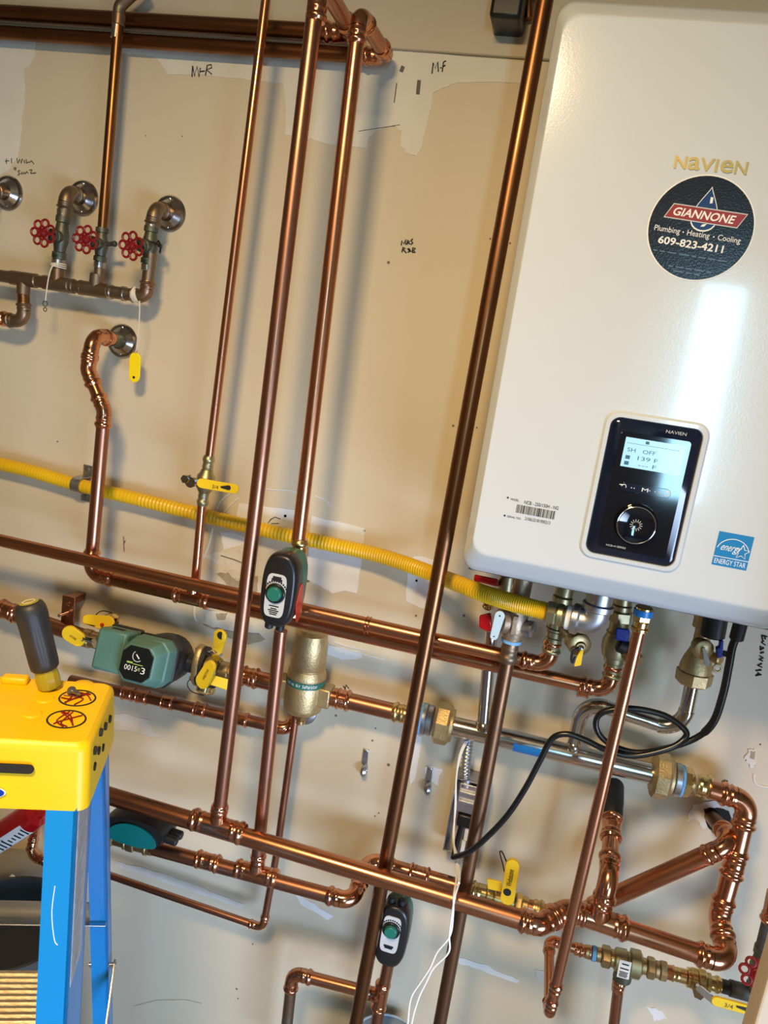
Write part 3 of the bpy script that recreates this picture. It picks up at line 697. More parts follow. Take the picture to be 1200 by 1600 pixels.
# ------------------------------------------------------------------ old valve cluster, upper left
vc = thing('valve_manifold', 'tarnished copper manifold on the wall carrying the red-wheeled gate valves', 'pipe', P(110, 440, .06))
m0, m1 = P(-40, 425, .06), P(222, 463, .06)
MB().cyl(m0, m1, .0115, 20).build('pipe', 'copper_tarnish', vc)
run(vc, [P(205, 460, .06), P(228, 464, .06), P(236, 395, .06)], .0112, 'copper_tarnish', 'copper_tarnish', bend=.9, sock=1.3)
for x, b in ((92, True), (152, True), (40, False)):
    c_ = m0.lerp(m1, (x+40)/262); tb = MB().cyl(c_-X*.030, c_+X*.030, .0135, 20, ch=.002).cyl(c_, c_+(UP if b else -UP)*.030, .0125, 18, ch=.002)
    tb.build('tee', 'copper_tarnish', vc)
for x in (117, 130, 175, 195): 
    c_ = m0.lerp(m1, (x+40)/262); MB().cyl(c_-X*.004, c_+X*.004, .0138, 20, ch=.001).build('joint_ring', 'solder' if x in (175, 195) else 'copper_tarnish', vc)
c_ = m0.lerp(m1, 80/262)
run(vc, [c_-UP*.02, P(38, 503, .06), P(-40, 494, .06)], .0112, 'copper_tarnish', 'copper_tarnish', bend=.9, sock=1.3, mats=['copper_old', 'copper_fit'])
cc = MB(); press(cc, P(18, 500, .06), -X, .0115, .024); cc.build('coupling', 'copper_fit', vc)
def plate(loc, label, r=.033):
    t = thing('wall_escutcheon', label, 'pipe flange', loc, 'round metal plates where pipes leave the wall')
    MB().lathe(loc, OUT, [(0, r), (.003, r), (.0055, r*.94), (.006, r*.80), (.012, r*.62), (.016, r*.50), (.016, r*.42)], 36).build('disc', 'escutcheon', t)
    for s_ in (-1, 1):
        MB().lathe(loc+UP*s_*r*.78+OUT*.005, OUT, [(0, .003), (.002, .0026), (.003, .001)], 8).build('screw', 'chrome', t)
    return t
def wall_leg(t, wp, cp, lowp, r=.0118):
    MB().cyl(wp, cp.lerp(wp, .35), r*.92, 18).build('nipple', 'bronze_old', t)
    run(t, [wp, cp, lowp], r, 'copper_tarnish', 'copper_tarnish', bend=.85, sock=1.0, plain=())
def handwheel(t, c, ax_, R):
    a, u, v = frame(ax_); h = MB()
    for i in range(7):
        th = 2*math.pi*i/7; h.torus(c+(u*math.cos(th)+v*math.sin(th))*R*.66, a, R*.27, R*.085, 14, 7)
    h.torus(c, a, R*.24, R*.10, 16, 7); h.lathe(c-a*R*.12, a, [(0, R*.2), (R*.2, R*.22), (R*.32, R*.12), (R*.34, 0)], 14)
    return h.build('handwheel', 'red_paint', t)
def gate_valve(label, top, bot, wheel, R=.026, r=.0125, nut=None):
    t = thing('gate_valve', label, 'valve', bot, 'red-wheeled gate valves'); a = (top-bot).normalized(); L = (top-bot).length
    MB().lathe(bot, a, [(0, r*1.05), (.14*L, r*1.05), (.16*L, r*.85), (.28*L, r*.95), (.42*L, r*1.15), (.58*L, r*1.15), (.72*L, r*.95), (.84*L, r*.85), (.86*L, r*1.05), (L, r*1.05)], 18).build('body', 'bronze_old', t)
    mid = bot.lerp(top, .5); ax_ = (wheel-mid).normalized(); D = (wheel-mid).length
    bn = MB(); stack(bn, mid, ax_, [(D*.40, r*.95, 16), (D*.16, r*1.0, 6), (D*.14, r*.62, 12), (D*.30, .0035, 10)]); bn.build('bonnet', 'bronze_old', t)
    handwheel(t, wheel, ax_+OUT*.5, R)
    return t, mid
def solder_ring(t, c, a, L=.014, r=.0122):
    MB().cyl(c-a*L, c+a*L, r, 18, ch=.001).build('solder_joint', 'solder', t)
f1, f2, f3, f4, f5 = P(131, 310, 0), P(266, 334, 0), P(192, 533, 0), P(14, 302, 0), P(476, 1113, 0)
plate(f1, 'round metal wall plate behind the left gate valve pipe'); plate(f2, 'round metal wall plate behind the rightmost gate valve pipe')
plate(f3, 'lone round metal wall plate below the red valves'); plate(f4, 'round metal wall plate cut by the left photo edge')
t, mid = gate_valve('left gate valve with red wheel, greenish body tied with string', P(99, 338, .06), P(92, 404, .06), P(67, 364, .115))
wall_leg(t, f1, P(105, 298, .06), P(99, 342, .06)); solder_ring(t, P(99.5, 332, .06), UP, .006); solder_ring(t, P(91, 410, .06), UP, .006)
MB().cyl(P(92, 402, .06), P(89, 436, .06), .0112, 18).build('pipe', 'copper_tarnish', t)
t, mid = gate_valve('middle gate valve with red wheel under the tall thin brown pipe', P(160, 356, .06), P(156, 408, .06), P(133, 374, .115), r=.0112)
MB().cyl(P(186, 24, .06), P(160, 360, .06), .0092, 18).build('pipe', 'copper_old', t)
MB().cyl(P(157, 404, .06), P(153, 442, .06), .0092, 18).build('pipe', 'copper_tarnish', t); solder_ring(t, P(155.5, 414, .06), UP, .006, .0105)
MB().cyl(P(157, 382, .06), P(178, 381, .065), .004, 10).sphere(P(179, 381, .065), .0055).build('bleed_knob', 'black_iron', t)
tp = MB(); tp.tube(smooth([P(185.5, 30, .06), P(187, 12, .06), P(197, 0, .06), P(225, -25, .06)], 5), .0105, 16); tp.cyl(P(184.5, 40, .06), P(186, 22, .06), .0115, 16, ch=.001); tp.build('elbow', 'copper_tarnish', t)
solder_ring(t, P(182.5, 52, .06), P(186, 24, .06)-P(160, 360, .06), .0001, .0098)
sd = MB(); sd.cyl(P(184, 36, .06), P(181.5, 60, .06), .0098, 16); sd.build('solder_joint', 'solder', t)
t, mid = gate_valve('rightmost gate valve with red wheel and a black zip tie', P(237, 354, .06), P(231, 412, .06), P(205, 384, .115))
wall_leg(t, f2, P(243, 324, .06), P(237, 358, .06)); solder_ring(t, P(237.5, 351, .06), UP, .005); solder_ring(t, P(231, 418, .06), UP, .006)
zt_ = MB(); zt_.torus(P(236, 378, .06), UP+X*.15, .0155, .0016, 24, 6); zt_.tube(smooth([P(247, 376, .05), P(251, 384, .06), P(250, 395, .065)], 4), .0018, 6); zt_.box(P(250, 384, .062), .003, .003, .003); zt_.build('zip_tie', 'black_plastic', t)
t = thing('wall_pipe_stub', 'tarnished pipe elbow leaving the wall plate at the left edge', 'pipe', P(4, 300, .04))
wall_leg(t, f4, P(-22, 296, .06), P(-26, 345, .06))
s1 = MB()
for k in range(3): s1.torus(P(91, 413+k*2, .06), UP+X*(.1*k-.1), .0138, .0012, 22, 5)
s1.tube(smooth([P(84, 412, .075), P(78, 425, .078), P(74, 445, .076), P(71, 470, .076)], 4), .0012, 6)
hk = thing('string_with_hook', 'white string tied to the left gate valve with a small wire hook', 'string', P(71, 484, .076))
s1.build('string', 'string', hk)
MB().torus(P(70.5, 474.5, .076), OUT, .0050, .0009, 18, 6).torus(P(70.5, 483.5, .076), OUT, .0035, .0009, 16, 6).build('hook', 'black_iron', hk)
tg = thing('string_with_tag', 'bright yellow plastic key tag hanging on white string', 'tag', P(211, 597, .05))
s2 = MB()
for k in range(4): s2.torus(P(211+k*2, 460+k, .06), X+UP*(.12*k), .0136, .0013, 22, 5)
s2.tube(smooth([P(218, 470, .074), P(218, 490, .072), P(216, 520, .066), P(213, 546, .055)], 4), .0012, 6); s2.build('string', 'string', tg)
MB().torus(P(212.5, 549, .052), X, .004, .0008, 16, 6).build('ring', 'chrome', tg)
tA, tB = P(211.5, 560, .05), P(210, 588, .05)
MB().paddle(tA, tB, .0115, .0115, OUT, .004).build('tag', 'tag_yellow', tg, bevel=.001)
MB().lathe(tB+OUT*.002-UP*.002, OUT, [(0, .0028), (.0005, .0026)], 12).build('tag_hole', 'hole_dark', tg)

# ------------------------------------------------------------------ yellow gas line
gl = thing('gas_line', 'bright yellow corrugated gas line running across the wall to the boiler', 'gas pipe', P(400, 825, .03))
gp = smooth([P(-50, 714, .03), P(40, 734, .03), P(120, 757, .03), P(220, 781, .03), P(320, 806, .032), P(420, 830, .034), P(520, 851, .036), P(600, 870, .045), P(672, 895, .085), P(752, 926, .19), P(806, 943, .225), P(856, 956, .235)], 72)
MB().tube(gp, .0140, 18, rfun=lambda i: .0138+(.0003 if i < 216 else .0007)*math.sin(i*1.5708)).build('hose', 'yellow_gas', gl)
gd = (gp[-1]-gp[-40]).normalized()
mb = MB(); stack(mb, gp[-1]-gd*.002, gd, [(.016, .0195, 6), (.010, .0175, 20), (.014, .0190, 6)]); mb.build('hex_fitting', 'brass_green', gl)
ge = gp[-1]+gd*.036
pl = thing('pipe_strap', 'galvanized two-hole strap clamping the yellow gas line', 'clamp', P(122, 757, .0))
axg = (P(160, 766, .03)-P(90, 749, .03)).normalized(); cg = P(123, 758, .03); w_ = axg*.010
def ringpt(t_, r): return cg+UP*math.sin(t_)*r+OUT*math.cos(t_)*r
po = [ringpt(-math.pi/2+math.pi*i/12, .0165) for i in range(13)]; pi_ = [ringpt(math.pi/2-math.pi*i/12, .0150) for i in range(13)]
zc_ = cg.z
prof = [Vector((cg.x, -.0005, zc_-.038)), Vector((cg.x, -.0025, zc_-.038)), Vector((cg.x, -.0025, zc_-.0165))]+po+[Vector((cg.x, -.0025, zc_+.0165)), Vector((cg.x, -.0025, zc_+.038)), Vector((cg.x, -.0005, zc_+.038)), Vector((cg.x, -.0005, zc_+.0152))]+pi_+[Vector((cg.x, -.0005, zc_-.0152))]
MB().prism([p-w_ for p in prof], w_*2).build('strap', 'galvanized', pl)
for s_ in (-1, 1): MB().lathe(Vector((cg.x, -.0025, zc_+s_*.029)), OUT, [(0, .0058), (.002, .005), (.0032, .001)], 6).build('screw', 'steel_box', pl)
for x, y, lab in ((571, 1192, 'small galvanized half strap on the bare wall, left one'), (671, 1220, 'small galvanized half strap on the bare wall, nearer the steel box')):
    t = thing('pipe_hook', lab, 'clamp', P(x, y, 0), 'half straps')
    c0 = P(x-3, y+18, 0); 
    MB().box(P(x, y-10, .0015), .006, .0015, .016).build('strap', 'galvanized', t, bevel=.0008)
    MB().torus(P(x-2, y+12, .008), X, .008, .006, 18, 6).build('loop', 'galvanized', t)
    MB().lathe(P(x+1, y-18, .003), OUT, [(0, .004), (.002, .0035), (.003, .001)], 8).build('screw', 'chrome', t)

# ------------------------------------------------------------------ black zone actuators
def stadium(cx, cz, hw, hh, y, p=3.2, n=40):
    o = []
    for i in range(n):
        t = 2*math.pi*i/n; c, s_ = math.cos(t), math.sin(t)
        o.append(Vector((cx+hw*math.copysign(abs(c)**(2/p), c), y, cz+hh*math.copysign(abs(s_)**(2/p), s_))))
    return o
def actuator(label, c, pipe_y, hw, hh, dep, flip=False, tiltx=0.0):
    """c: centre of the front face"""
    t = thing('zone_actuator', label, 'pump', Vector((c.x, c.y+dep, c.z-hh)), 'black zone actuators')
    T = lambda pts: pts
    y0 = c.y
    mb = MB(); rings = []
    for f_, k in ((dep*.62, .97), (dep*.5, 1.0), (dep*.20, 1.0), (dep*.08, .95), (dep*.02, .87), (0, .78)):
        rings.append(stadium(c.x, c.z, hw*k, hh*(1-(1-k)*.55), y0+f_, 2.9))
    mb.loft(rings); mb.build('housing', 'black_plastic', t, ang=60)
    mb = MB(); mb.loft([stadium(c.x, c.z+(.002 if not flip else -.002), hw*.97, hh*.93, y0+dep*1.15, 3), stadium(c.x, c.z, hw*1.0, hh*.95, y0+dep*.62, 3)]); mb.build('back_shell', 'zone_green', t)
    s_ = -1 if flip else 1
    # label plate, dial
    pl_ = [Vector((q.x, y0-.0002, q.z)) for q in stadium(c.x-.002, c.z-s_*hh*.12, hw*.56, hh*.58, y0, 5)]
    lp_ = MB().prism(pl_, Vector((0, -.0014, 0))).build('label_plate', 'grey_label', t, flat=True)
    dcen = Vector((c.x-.002, y0-.0016, c.z-s_*hh*(.05 if not flip else .28)))
    MB().lathe(dcen, OUT, [(0, hw*.56), (.003, hw*.54), (.004, hw*.5)], 28).build('dial_ring', 'black_badge', t)
    MB().lathe(dcen, OUT, [(.003, hw*.42), (.009, hw*.38), (.010, hw*.34), (.010, 0)], 24).build('dial', 'dial_green', t)
    pr = MB()
    for k, (zz, wd) in enumerate(((.36, .6), (.30, .75), (-.40, .7), (-.47, .45), (-.52, .75), (-.57, .6), (-.62, .5))):
        zz = zz if not flip else -zz*.8-.02
        pr.box(Vector((c.x-.002, y0-.0017, c.z+s_*0+hh*zz)), hw*.40*wd, .0002, .0010 if k > 1 else .0022)
    for q in range(11):
        th = math.radians(30+12*q); pr.box(dcen+Vector((math.cos(th)*hw*.66, 0, math.sin(th)*hw*.66))+OUT*.0002, .0014, .0002, .0014)
    pr.build('label_print', 'ink', t, flat=True, kind='stuff')
    vt = MB()
    for k in range(5): vt.box(Vector((c.x, y0+.0035+.0006*k, c.z+s_*hh*(.84-.052*k))), hw*.30, .0012, .0009)
    vt.build('vent_marks', 'grey_label', t, flat=True, kind='stuff')
    for q in (-.42, .22):
        MB().cyl(Vector((c.x+hw*q, y0+dep*.35, c.z-hh*.93*s_)), Vector((c.x+hw*q, y0+dep*.35, c.z-hh*1.14*s_)), hw*.24, 12, ch=.002).build('cord_grip', 'black_rubber', t)
    return t
ca = P(433, 924, .262); s0 = S(433, 924, .262)
za = actuator('black rounded actuator with green dial and red side label on the third tall riser', ca, .18, 29.5*s0, 61*s0, .052)
sd_ = MB(); hw = 29.5*s0
rp = [Vector((ca.x+hw*.985, ca.y+.012+.034*(i/16), ca.z-.020+.032*math.sin(math.pi*i/16))) for i in range(17)]+[Vector((ca.x+hw*.985, ca.y+.046-.034*(i/16), ca.z-.020-.036*math.sin(math.pi*i/16))) for i in range(1, 16)]
sd_.prism(rp, X*.0018); sd_.build('side_label', 'red_label', za, flat=True)
axd = (D2b-D2a).normalized()
br = MB(); press(br, P(466.5, 868, .18), -axd, .0120, .030); stack(br, P(467, 862, .18), axd, [(.016, .0150, 6), (.020, .0135, 20), (.08, .0160, 20)]); br.build('union_body', 'brass', za)
cb2 = P(611, 1466, .185); s0 = S(611, 1466, .185)
zb_ = actuator('black rounded actuator with green dial mounted upside down low on the wall', cb2, .12, 25.5*s0, 55*s0, .045, flip=True)
axx = (xb-xa).normalized()
br = MB(); stack(br, P(634, 1378, .115), axx, [(.02, .013, 18), (.016, .0155, 6), (.06, .0145, 18), (.05, .013, 18)]); br.build('union_body', 'brass', zb_)
# third one lies on the lower line behind the ladder
zt3 = thing('zone_actuator', 'black and teal actuator lying on its side behind the blue ladder rail', 'pump', P(222, 1318, .18), 'black zone actuators')
c3 = P(222, 1285, .20); s0 = S(222, 1285, .2); aL = axL.normalized(); nL = aL.cross(OUT).normalized()
if nL.z < 0: nL = -nL
def obl(hw_, hh_, off, n=36): return [c3+OUT*off+aL*(hw_*math.copysign(abs(math.cos(2*math.pi*i/n))**.75, math.cos(2*math.pi*i/n)))+nL*(hh_*math.copysign(abs(math.sin(2*math.pi*i/n))**.8, math.sin(2*math.pi*i/n))) for i in range(n)]
MB().loft([obl(.062, .026, -.02), obl(.064, .028, .02), obl(.060, .026, .034)]).build('housing', 'black_plastic', zt3)
MB().prism([c3+OUT*.0345-nL*.016+aL*.050*math.cos(math.pi*i/16)+nL*.034*math.sin(math.pi*i/16) for i in range(17)]+[c3+OUT*.0345-nL*.016-aL*.050*math.cos(math.pi*i/10)-nL*.010*math.sin(math.pi*i/10) for i in range(1, 10)], OUT*.003).build('teal_plate', 'teal', zt3)
for q in (0, 1): MB().cyl(c3+aL*.060-nL*.004+OUT*(.02-.02*q), c3+aL*.084-nL*.006+OUT*(.02-.02*q), .0085, 12, ch=.002).build('cord_grip', 'black_rubber', zt3)
br = MB(); p_ = P(150, 1302, .18)
stack(br, p_, aL, [(.03, .013, 18), (.012, .0165, 6), (.022, .0130, 18), (.006, .0155, 18), (.018, .0165, 6), (.020, .0130, 18), (.006, .0158, 18), (.012, .0135, 18)]); br.build('check_valve', 'brass_dull', zt3)

# ------------------------------------------------------------------ main line: pump, its valves, air separator, steel header
ax0, ax1 = P(140, 998, .06), P(1220, 1257.2, .06); aQ = (ax1-ax0).normalized()
def QX(px): 
    k = (px-140)/900.0; return ax0.lerp(ax1, k)
def Qat(px):
    """point of the main line seen at column px"""
    lo, hi = 0.0, 1.0
    for _ in range(40):
        m_ = (lo+hi)/2; q = ax0.lerp(ax1, m_)-CAMLOC; xx = 600+F_PX*q.dot(RT)/q.dot(FW)
        if xx < px: lo = m_
        else: hi = m_
    return ax0.lerp(ax1, (lo+hi)/2)
pc = Qat(262)
pump = thing('circulator_pump', 'green circulator pump with round black badge on the main line', 'pump', pc)
vol = MB(); vol.lathe(pc+OUT*-.035, OUT, [(0, .030), (.012, .046), (.04, .050), (.062, .050), (.070, .046), (.078, .038)], 28)
vol.cyl(pc-aQ*.075, pc+aQ*.075, .019, 20); vol.build('volute', 'cast_black', pump)
for s_ in (-1, 1):
    fl = MB(); q = pc+aQ*.078*s_
    fl.loft([[q+aQ*d_+UP*(.040*math.sin(2*math.pi*i/28)*(1 if abs(math.cos(2*math.pi*i/28)) < .9 else .8))+OUT*(.024*math.cos(2*math.pi*i/28)) for i in range(28)] for d_ in (-.006, .006)]); fl.build('flange', 'cast_black', pump)
    for z_ in (-1, 1): MB().cyl(q+UP*z_*.030-aQ*.022, q+UP*z_*.030+aQ*.022, .0045, 10).build('flange_bolt', 'chrome', pump)
def octo(c, r, a, ch=.35, n=8):
    _, u, v = frame(a); o = []
    for sx, sz in ((1, 1), (-1, 1), (-1, -1), (1, -1)):
        pts = [(sx*r, sz*r*(1-ch*1.0)), (sx*r*(1-ch), sz*r)]
        if sx*sz < 0: pts.reverse()
        o += [c+X*x_+UP*z_ for x_, z_ in pts]
    return o
y_ = pc+OUT*.040
MB().loft([octo(y_, .046, OUT), octo(y_+OUT*.022, .049, OUT)]).build('motor_flange', 'cast_black', pump, bevel=.003)
mf_ = y_+OUT*.022
MB().loft([octo(mf_, .046, OUT), octo(mf_+OUT*.030, .044, OUT), octo(mf_+OUT*.030, .041, OUT), octo(mf_+OUT*.056, .038, OUT), octo(mf_+OUT*.064, .033, OUT)]).build('motor_housing', 'pump_green', pump, bevel=.003)
cbx = mf_-X*.068+UP*.008
MB().box(cbx+OUT*.024, .031, .026, .040).build('control_box', 'pump_green', pump, bevel=.006)
MB().box(cbx+OUT*-.006, .033, .008, .043).build('control_box_back', 'cast_black', pump, bevel=.004)
MB().box(cbx+OUT*.03+UP*.0405, .012, .006, .0006).build('box_slot', 'hole_dark', pump, bevel=.0002)
bcn = mf_+OUT*.064
bdg = MB().prism(octo(bcn, .0315, OUT, .42), OUT*.0022).build('badge', 'black_badge', pump, bevel=.0006)
text_mesh(MB(), '0015', bcn+X*-.022-UP*.014+OUT*.0025, X, UP, .026, .0095).build('model_number', 'white_print', bdg, flat=True)
text_mesh(MB(), '3', bcn+X*.012-UP*.016+OUT*.0025, X, UP, .0085, .012).build('model_digit', 'white_print', bdg, flat=True)
text_mesh(MB(), 'e', bcn+X*.0052-UP*.012+OUT*.0025, X, UP, .005, .006).build('model_letter', 'green_print', bdg, flat=True)
gm = MB()
gm.torus(bcn+UP*.014+OUT*.0024, OUT, .0098, .0009, 20, 5, -2.4, .9); gm.build('gauge_arc', 'grey_label', bdg)
MB().cyl(bcn+UP*.017-X*.003+OUT*.0026, bcn+UP*.010+X*.004+OUT*.0026, .0012, 8).build('gauge_needle', 'white_print', bdg)
MB().box(bcn+UP*.0005-X*.013+OUT*.0024, .006, .0002, .0016).box(bcn+UP*-.001+X*.004+OUT*.0024, .010, .0002, .0007).build('badge_caption', 'green_print', bdg, flat=True)
def cap_strap(t, c, a, r, side):
    MB().lathe(c, a, [(0, r), (.003, r*1.15), (.012, r*1.15), (.014, r*.95), (.017, r*.5), (.017, 0)], 16).build('port_cap', 'brass', t)
    MB().torus(c+a*-.001, a, r*1.05, .0013, 18, 6).tube(smooth([c+side*r, c+side*(r+.018)-a*.006, c+side*(r+.024)+a*.006, c+side*(r+.010)+a*.018, c+a*.019], 4), .0011, 6).build('cap_strap', 'black_rubber', t)
pump.rotation_euler = (math.radians(-15), 0, 0)
# left isolation valve
vl = Qat(165)
t = thing('isolation_valve', 'brass flanged isolation valve left of the green pump with yellow levers', 'valve', vl, 'brass isolation valves beside the pump')
mb = MB(); stack(mb, vl-aQ*.050, aQ, [(.018, .0195, 20), (.024, .0175, 20), (.030, .0225, 20), (.016, .018, 20)]); mb.build('body', 'brass_dull', t)
pu = vl+aQ*.010; cap_c = P(180, 962, .075)
mb = MB(); stack(mb, pu, UP, [(.026, .014, 18), (.022, .0115, 18)]); mb.build('purge_port', 'brass_dull', t)
cap_strap(t, pu+UP*.048, UP, .0125, -X)
mb = MB(); mb.paddle(P(137, 968, .105), P(168, 974, .105), .010, .015, OUT+UP*.3, .006); mb.build('lever', 'yellow_vinyl', t, bevel=.0015)
MB().lathe(P(160, 976, .110), OUT, [(0, .004), (.003, .0036), (.004, .001)], 8).build('lever_screw', 'red_label', t)
mb = MB(); mb.paddle(P(110, 990, .115), P(122, 998, .115), .0165, .0155, OUT+X*.2, .007); mb.build('lever', 'yellow_vinyl', t, bevel=.0018)
mb = MB(); mb.cyl(P(128, 997, .115), P(150, 1002, .095), .006, 6).cyl(P(146, 998, .10), P(152, 1010, .10), .007, 6).cyl(P(150, 1002, .095), vl, .008, 12); mb.build('lever_stem', 'chrome', t)
mb = MB(); text_mesh(mb, 'WEBSTONE', P(104, 992, .1195), Vector((.95, 0, -.33)), Vector((.33, 0, .95)), .022, .005); mb.build('lever_print', 'ink', t, flat=True)
# right isolation valve
vr = Qat(338)
t = thing('isolation_valve', 'brass flanged isolation valve between the green pump and the tall riser, yellow levers', 'valve', vr, 'brass isolation valves beside the pump')
fl = MB(); q = Qat(312)
fl.loft([[q+aQ*d_+UP*(.044*k_*math.sin(2*math.pi*i/32))+OUT*(.026*k_*math.cos(2*math.pi*i/32)) for i in range(32)] for d_, k_ in ((-.006, .96), (-.004, 1), (.003, 1), (.006, .96))]); fl.build('flange', 'brass_cast', t)
mb = MB(); stack(mb, q, aQ, [(.014, .021, 20), (.030, .0235, 20), (.022, .019, 20), (.010, .021, 6), (.020, .0175, 18)]); mb.build('body', 'brass_dull', t)
cc = MB(); press(cc, Qat(372), aQ, .0160, .018); press(cc, Qat(388), aQ, .0160, .022); cc.cyl(Qat(365), Qat(452), .0165, 20); cc.build('copper_adapter', 'copper_fit', t)
pd = vr-aQ*.012; mb = MB(); stack(mb, pd, (-UP+OUT*.3).normalized(), [(.030, .016, 18), (.008, .0145, 18)]); mb.build('purge_port', 'brass_dull', t)
cap_strap(t, pd+(-UP+OUT*.3).normalized()*.036, (-UP+OUT*.45).normalized(), .0165, -X)
mb = MB(); mb.paddle(P(344, 994, .125), P(340, 1015, .11), .0135, .010, OUT-X*.2, .006); mb.build('lever', 'yellow_vinyl', t, bevel=.0015)
MB().lathe(P(345, 993, .1285), OUT, [(0, .0075), (.0006, .0072)], 16).build('lever_mark', 'ink', t)
mb = MB(); mb.cyl(P(340, 1015, .11), vr+UP*.01, .0075, 6).cyl(P(337, 1027, .115), P(341, 1022, .10), .009, 6); mb.build('lever_stem', 'chrome', t)
mb = MB(); mb.paddle(P(329, 1041, .13), P(317, 1064, .13), .0115, .0150, OUT-X*.25, .007); mb.build('lever', 'yellow_vinyl', t, bevel=.0018)
mb = MB(); mb.paddle(P(324, 1060, .120), P(356, 1070, .115), .009, .010, OUT+UP*.5, .006); mb.build('lever', 'yellow_vinyl', t, bevel=.0015)
u_ = (P(329, 1041, .13)-P(317, 1064, .13)).normalized(); mb = MB(); text_mesh(mb, 'WEBSTONE', P(319, 1063, .1342), u_, Vector((-u_.z, 0, u_.x)), .024, .005); mb.build('lever_print', 'ink', t, flat=True)
# air separator
ca_ = Qat(476)
sep = thing('air_separator', 'brass air separator canister with green band between copper pipes', 'air separator', ca_-UP*.05)
s0 = S(480, 1060, .06); rs = 31*s0
MB().lathe(ca_-UP*.046, UP, [(0, rs*.55), (.004, rs*.80), (.010, rs*.96), (.018, rs), (.062, rs), (.064, rs*.985), (.076, rs*.985), (.078, rs), (.084, rs*.98), (.094, rs*.90), (.095, rs*.86), (.097, rs*.86), (.098, rs*.88), (.14, rs*.87), (.165, rs*.80), (.172, rs*.6), (.172, 0)], 40).build('canister', 'brass_cast', sep)
MB().lathe(ca_-UP*.046, UP, [(.0635, rs*1.004), (.0760, rs*1.004)], 48, cap=False).build('label_band', 'zone_green', sep, recalc=False)
lb = MB()
for k, ch in enumerate('Series Air Separator'):
    th = -.80+k*.088
    if ch == ' ': continue
    ndir = Vector((math.sin(th), -math.cos(th), 0)); rdir = Vector((math.cos(th), math.sin(th), 0))
    text_mesh(lb, ch, ca_-UP*.046+UP*.0672+ndir*rs*1.008-rdir*rs*.03, rdir, UP, rs*.070 if ch not in 'iI' else rs*.022, .0064 if ch in 'SAilpt' else .0048)
lb.build('band_lettering', 'white_print', sep, flat=True)
for s_ in (-1, 1):
    q = ca_+aQ*rs*s_*.85; MB().box(q+aQ*s_*.010, .013, .019, .019, aQ, OUT, aQ.cross(OUT)).build('port_block', 'brass_cast', sep, bevel=.003)
st_ = MB(); stack(st_, ca_-UP*.046, -UP, [(.006, .010, 18), (.010, .0115, 6), (.008, .0095, 18)]); st_.build('drain_fitting', 'brass', sep)
pA_, pB_ = ca_+aQ*(rs*.85+.020), Qat(636)
t = thing('copper_pipe_run', 'short thick copper pipe joining the brass air separator to the steel header', 'pipe', pA_.lerp(pB_, .5), g)
MB().cyl(pA_, pB_, .0160, 22).build('pipe', 'copper_dull', t)
cc = MB(); press(cc, Qat(520), aQ, .0160, .016); press(cc, Qat(532), aQ, .0160, .020); cc.build('coupling', 'copper_fit', t)
cc = MB(); press(cc, Qat(634), -aQ, .0150, .026); stack(cc, Qat(632), aQ, [(.012, .0165, 18), (.014, .019, 6), (.010, .0165, 18)]); cc.build('adapter', 'brass', t)
# steel header
hd = thing('steel_header', 'polished stainless steel header pipe with brass hex nuts and blue sticker', 'header', Qat(860))
MB().cyl(Qat(700), Qat(1030), .0182, 28).build('pipe', 'stainless', hd)
def hexnut(c, L, r, name='hex_nut'):
    mb = MB(); mb.lathe(c-aQ*L/2, aQ, [(0, r*.86), (L*.16, r), (L*.84, r), (L, r*.86)], 8, rot=.39); mb.lathe(c+aQ*L*.5, aQ, [(0, r*.80), (L*.16, r*.78)], 24); return mb.build(name, 'brass_cast', hd, ang=20)
hexnut(Qat(692), .030, .0385); hexnut(Qat(1032), .030, .0400)
mb = MB(); stack(mb, Qat(660), aQ, [(.008, .030, 24), (.012, .0285, 24)]); mb.build('union_ring', 'galvanized', hd)
mb = MB(); stack(mb, Qat(1052), aQ, [(.012, .0290, 24)]); mb.build('union_ring', 'galvanized', hd)
MB().cyl(Qat(660)-aQ*.003, Qat(660)+aQ*.001, .0302, 24).build('tape_band', 'tape_blue', hd)
MB().cyl(Qat(1063), Qat(1063)+aQ*.004, .0275, 24).build('tape_band', 'tape_blue', hd)
mb = MB(); stack(mb, Qat(1066), aQ, [(.014, .026, 8), (.004, .021, 20)]); press(mb, Qat(1088), aQ, .0165, .026); mb.build('adapter', 'brass', hd)
bs = MB(); c0 = Qat(803); c1 = Qat(846); n_ = 10; e0 = OUT; e1 = aQ.cross(OUT).normalized()
if e1.z > 0: e1 = -e1
ring0 = []; ring1 = []
for i in range(n_+1):
    th = math.radians(-12+78*i/n_); dr_ = (e0*math.cos(th)+e1*math.sin(th))*.0186; ring0.append(c0+dr_); ring1.append(c1+dr_)
bs.loft([ring0, ring1], closed=False, cap0=False, cap1=False); bs.build('blue_sticker', 'tape_blue_dark', hd, recalc=False)
hq = Qat(754)
MB().cyl(hq, P(768, 985, .062), .0118, 22).lathe(hq+UP*.010, UP, [(0, .0185), (.010, .016), (.014, .012)], 22).build('riser', 'stainless', hd)
jq = Qat(893)
run(hd, [jq, P(912, 1094, .075), P(1066, 1144, .085), P(1085, 1052, .085)], .0122, 'stainless', 'stainless', bend=1.5, plain=(1, 2), name='bent_tube')
MB().sphere(jq+UP*.019+OUT*.006, .0125).build('weld_boss', 'stainless', hd)

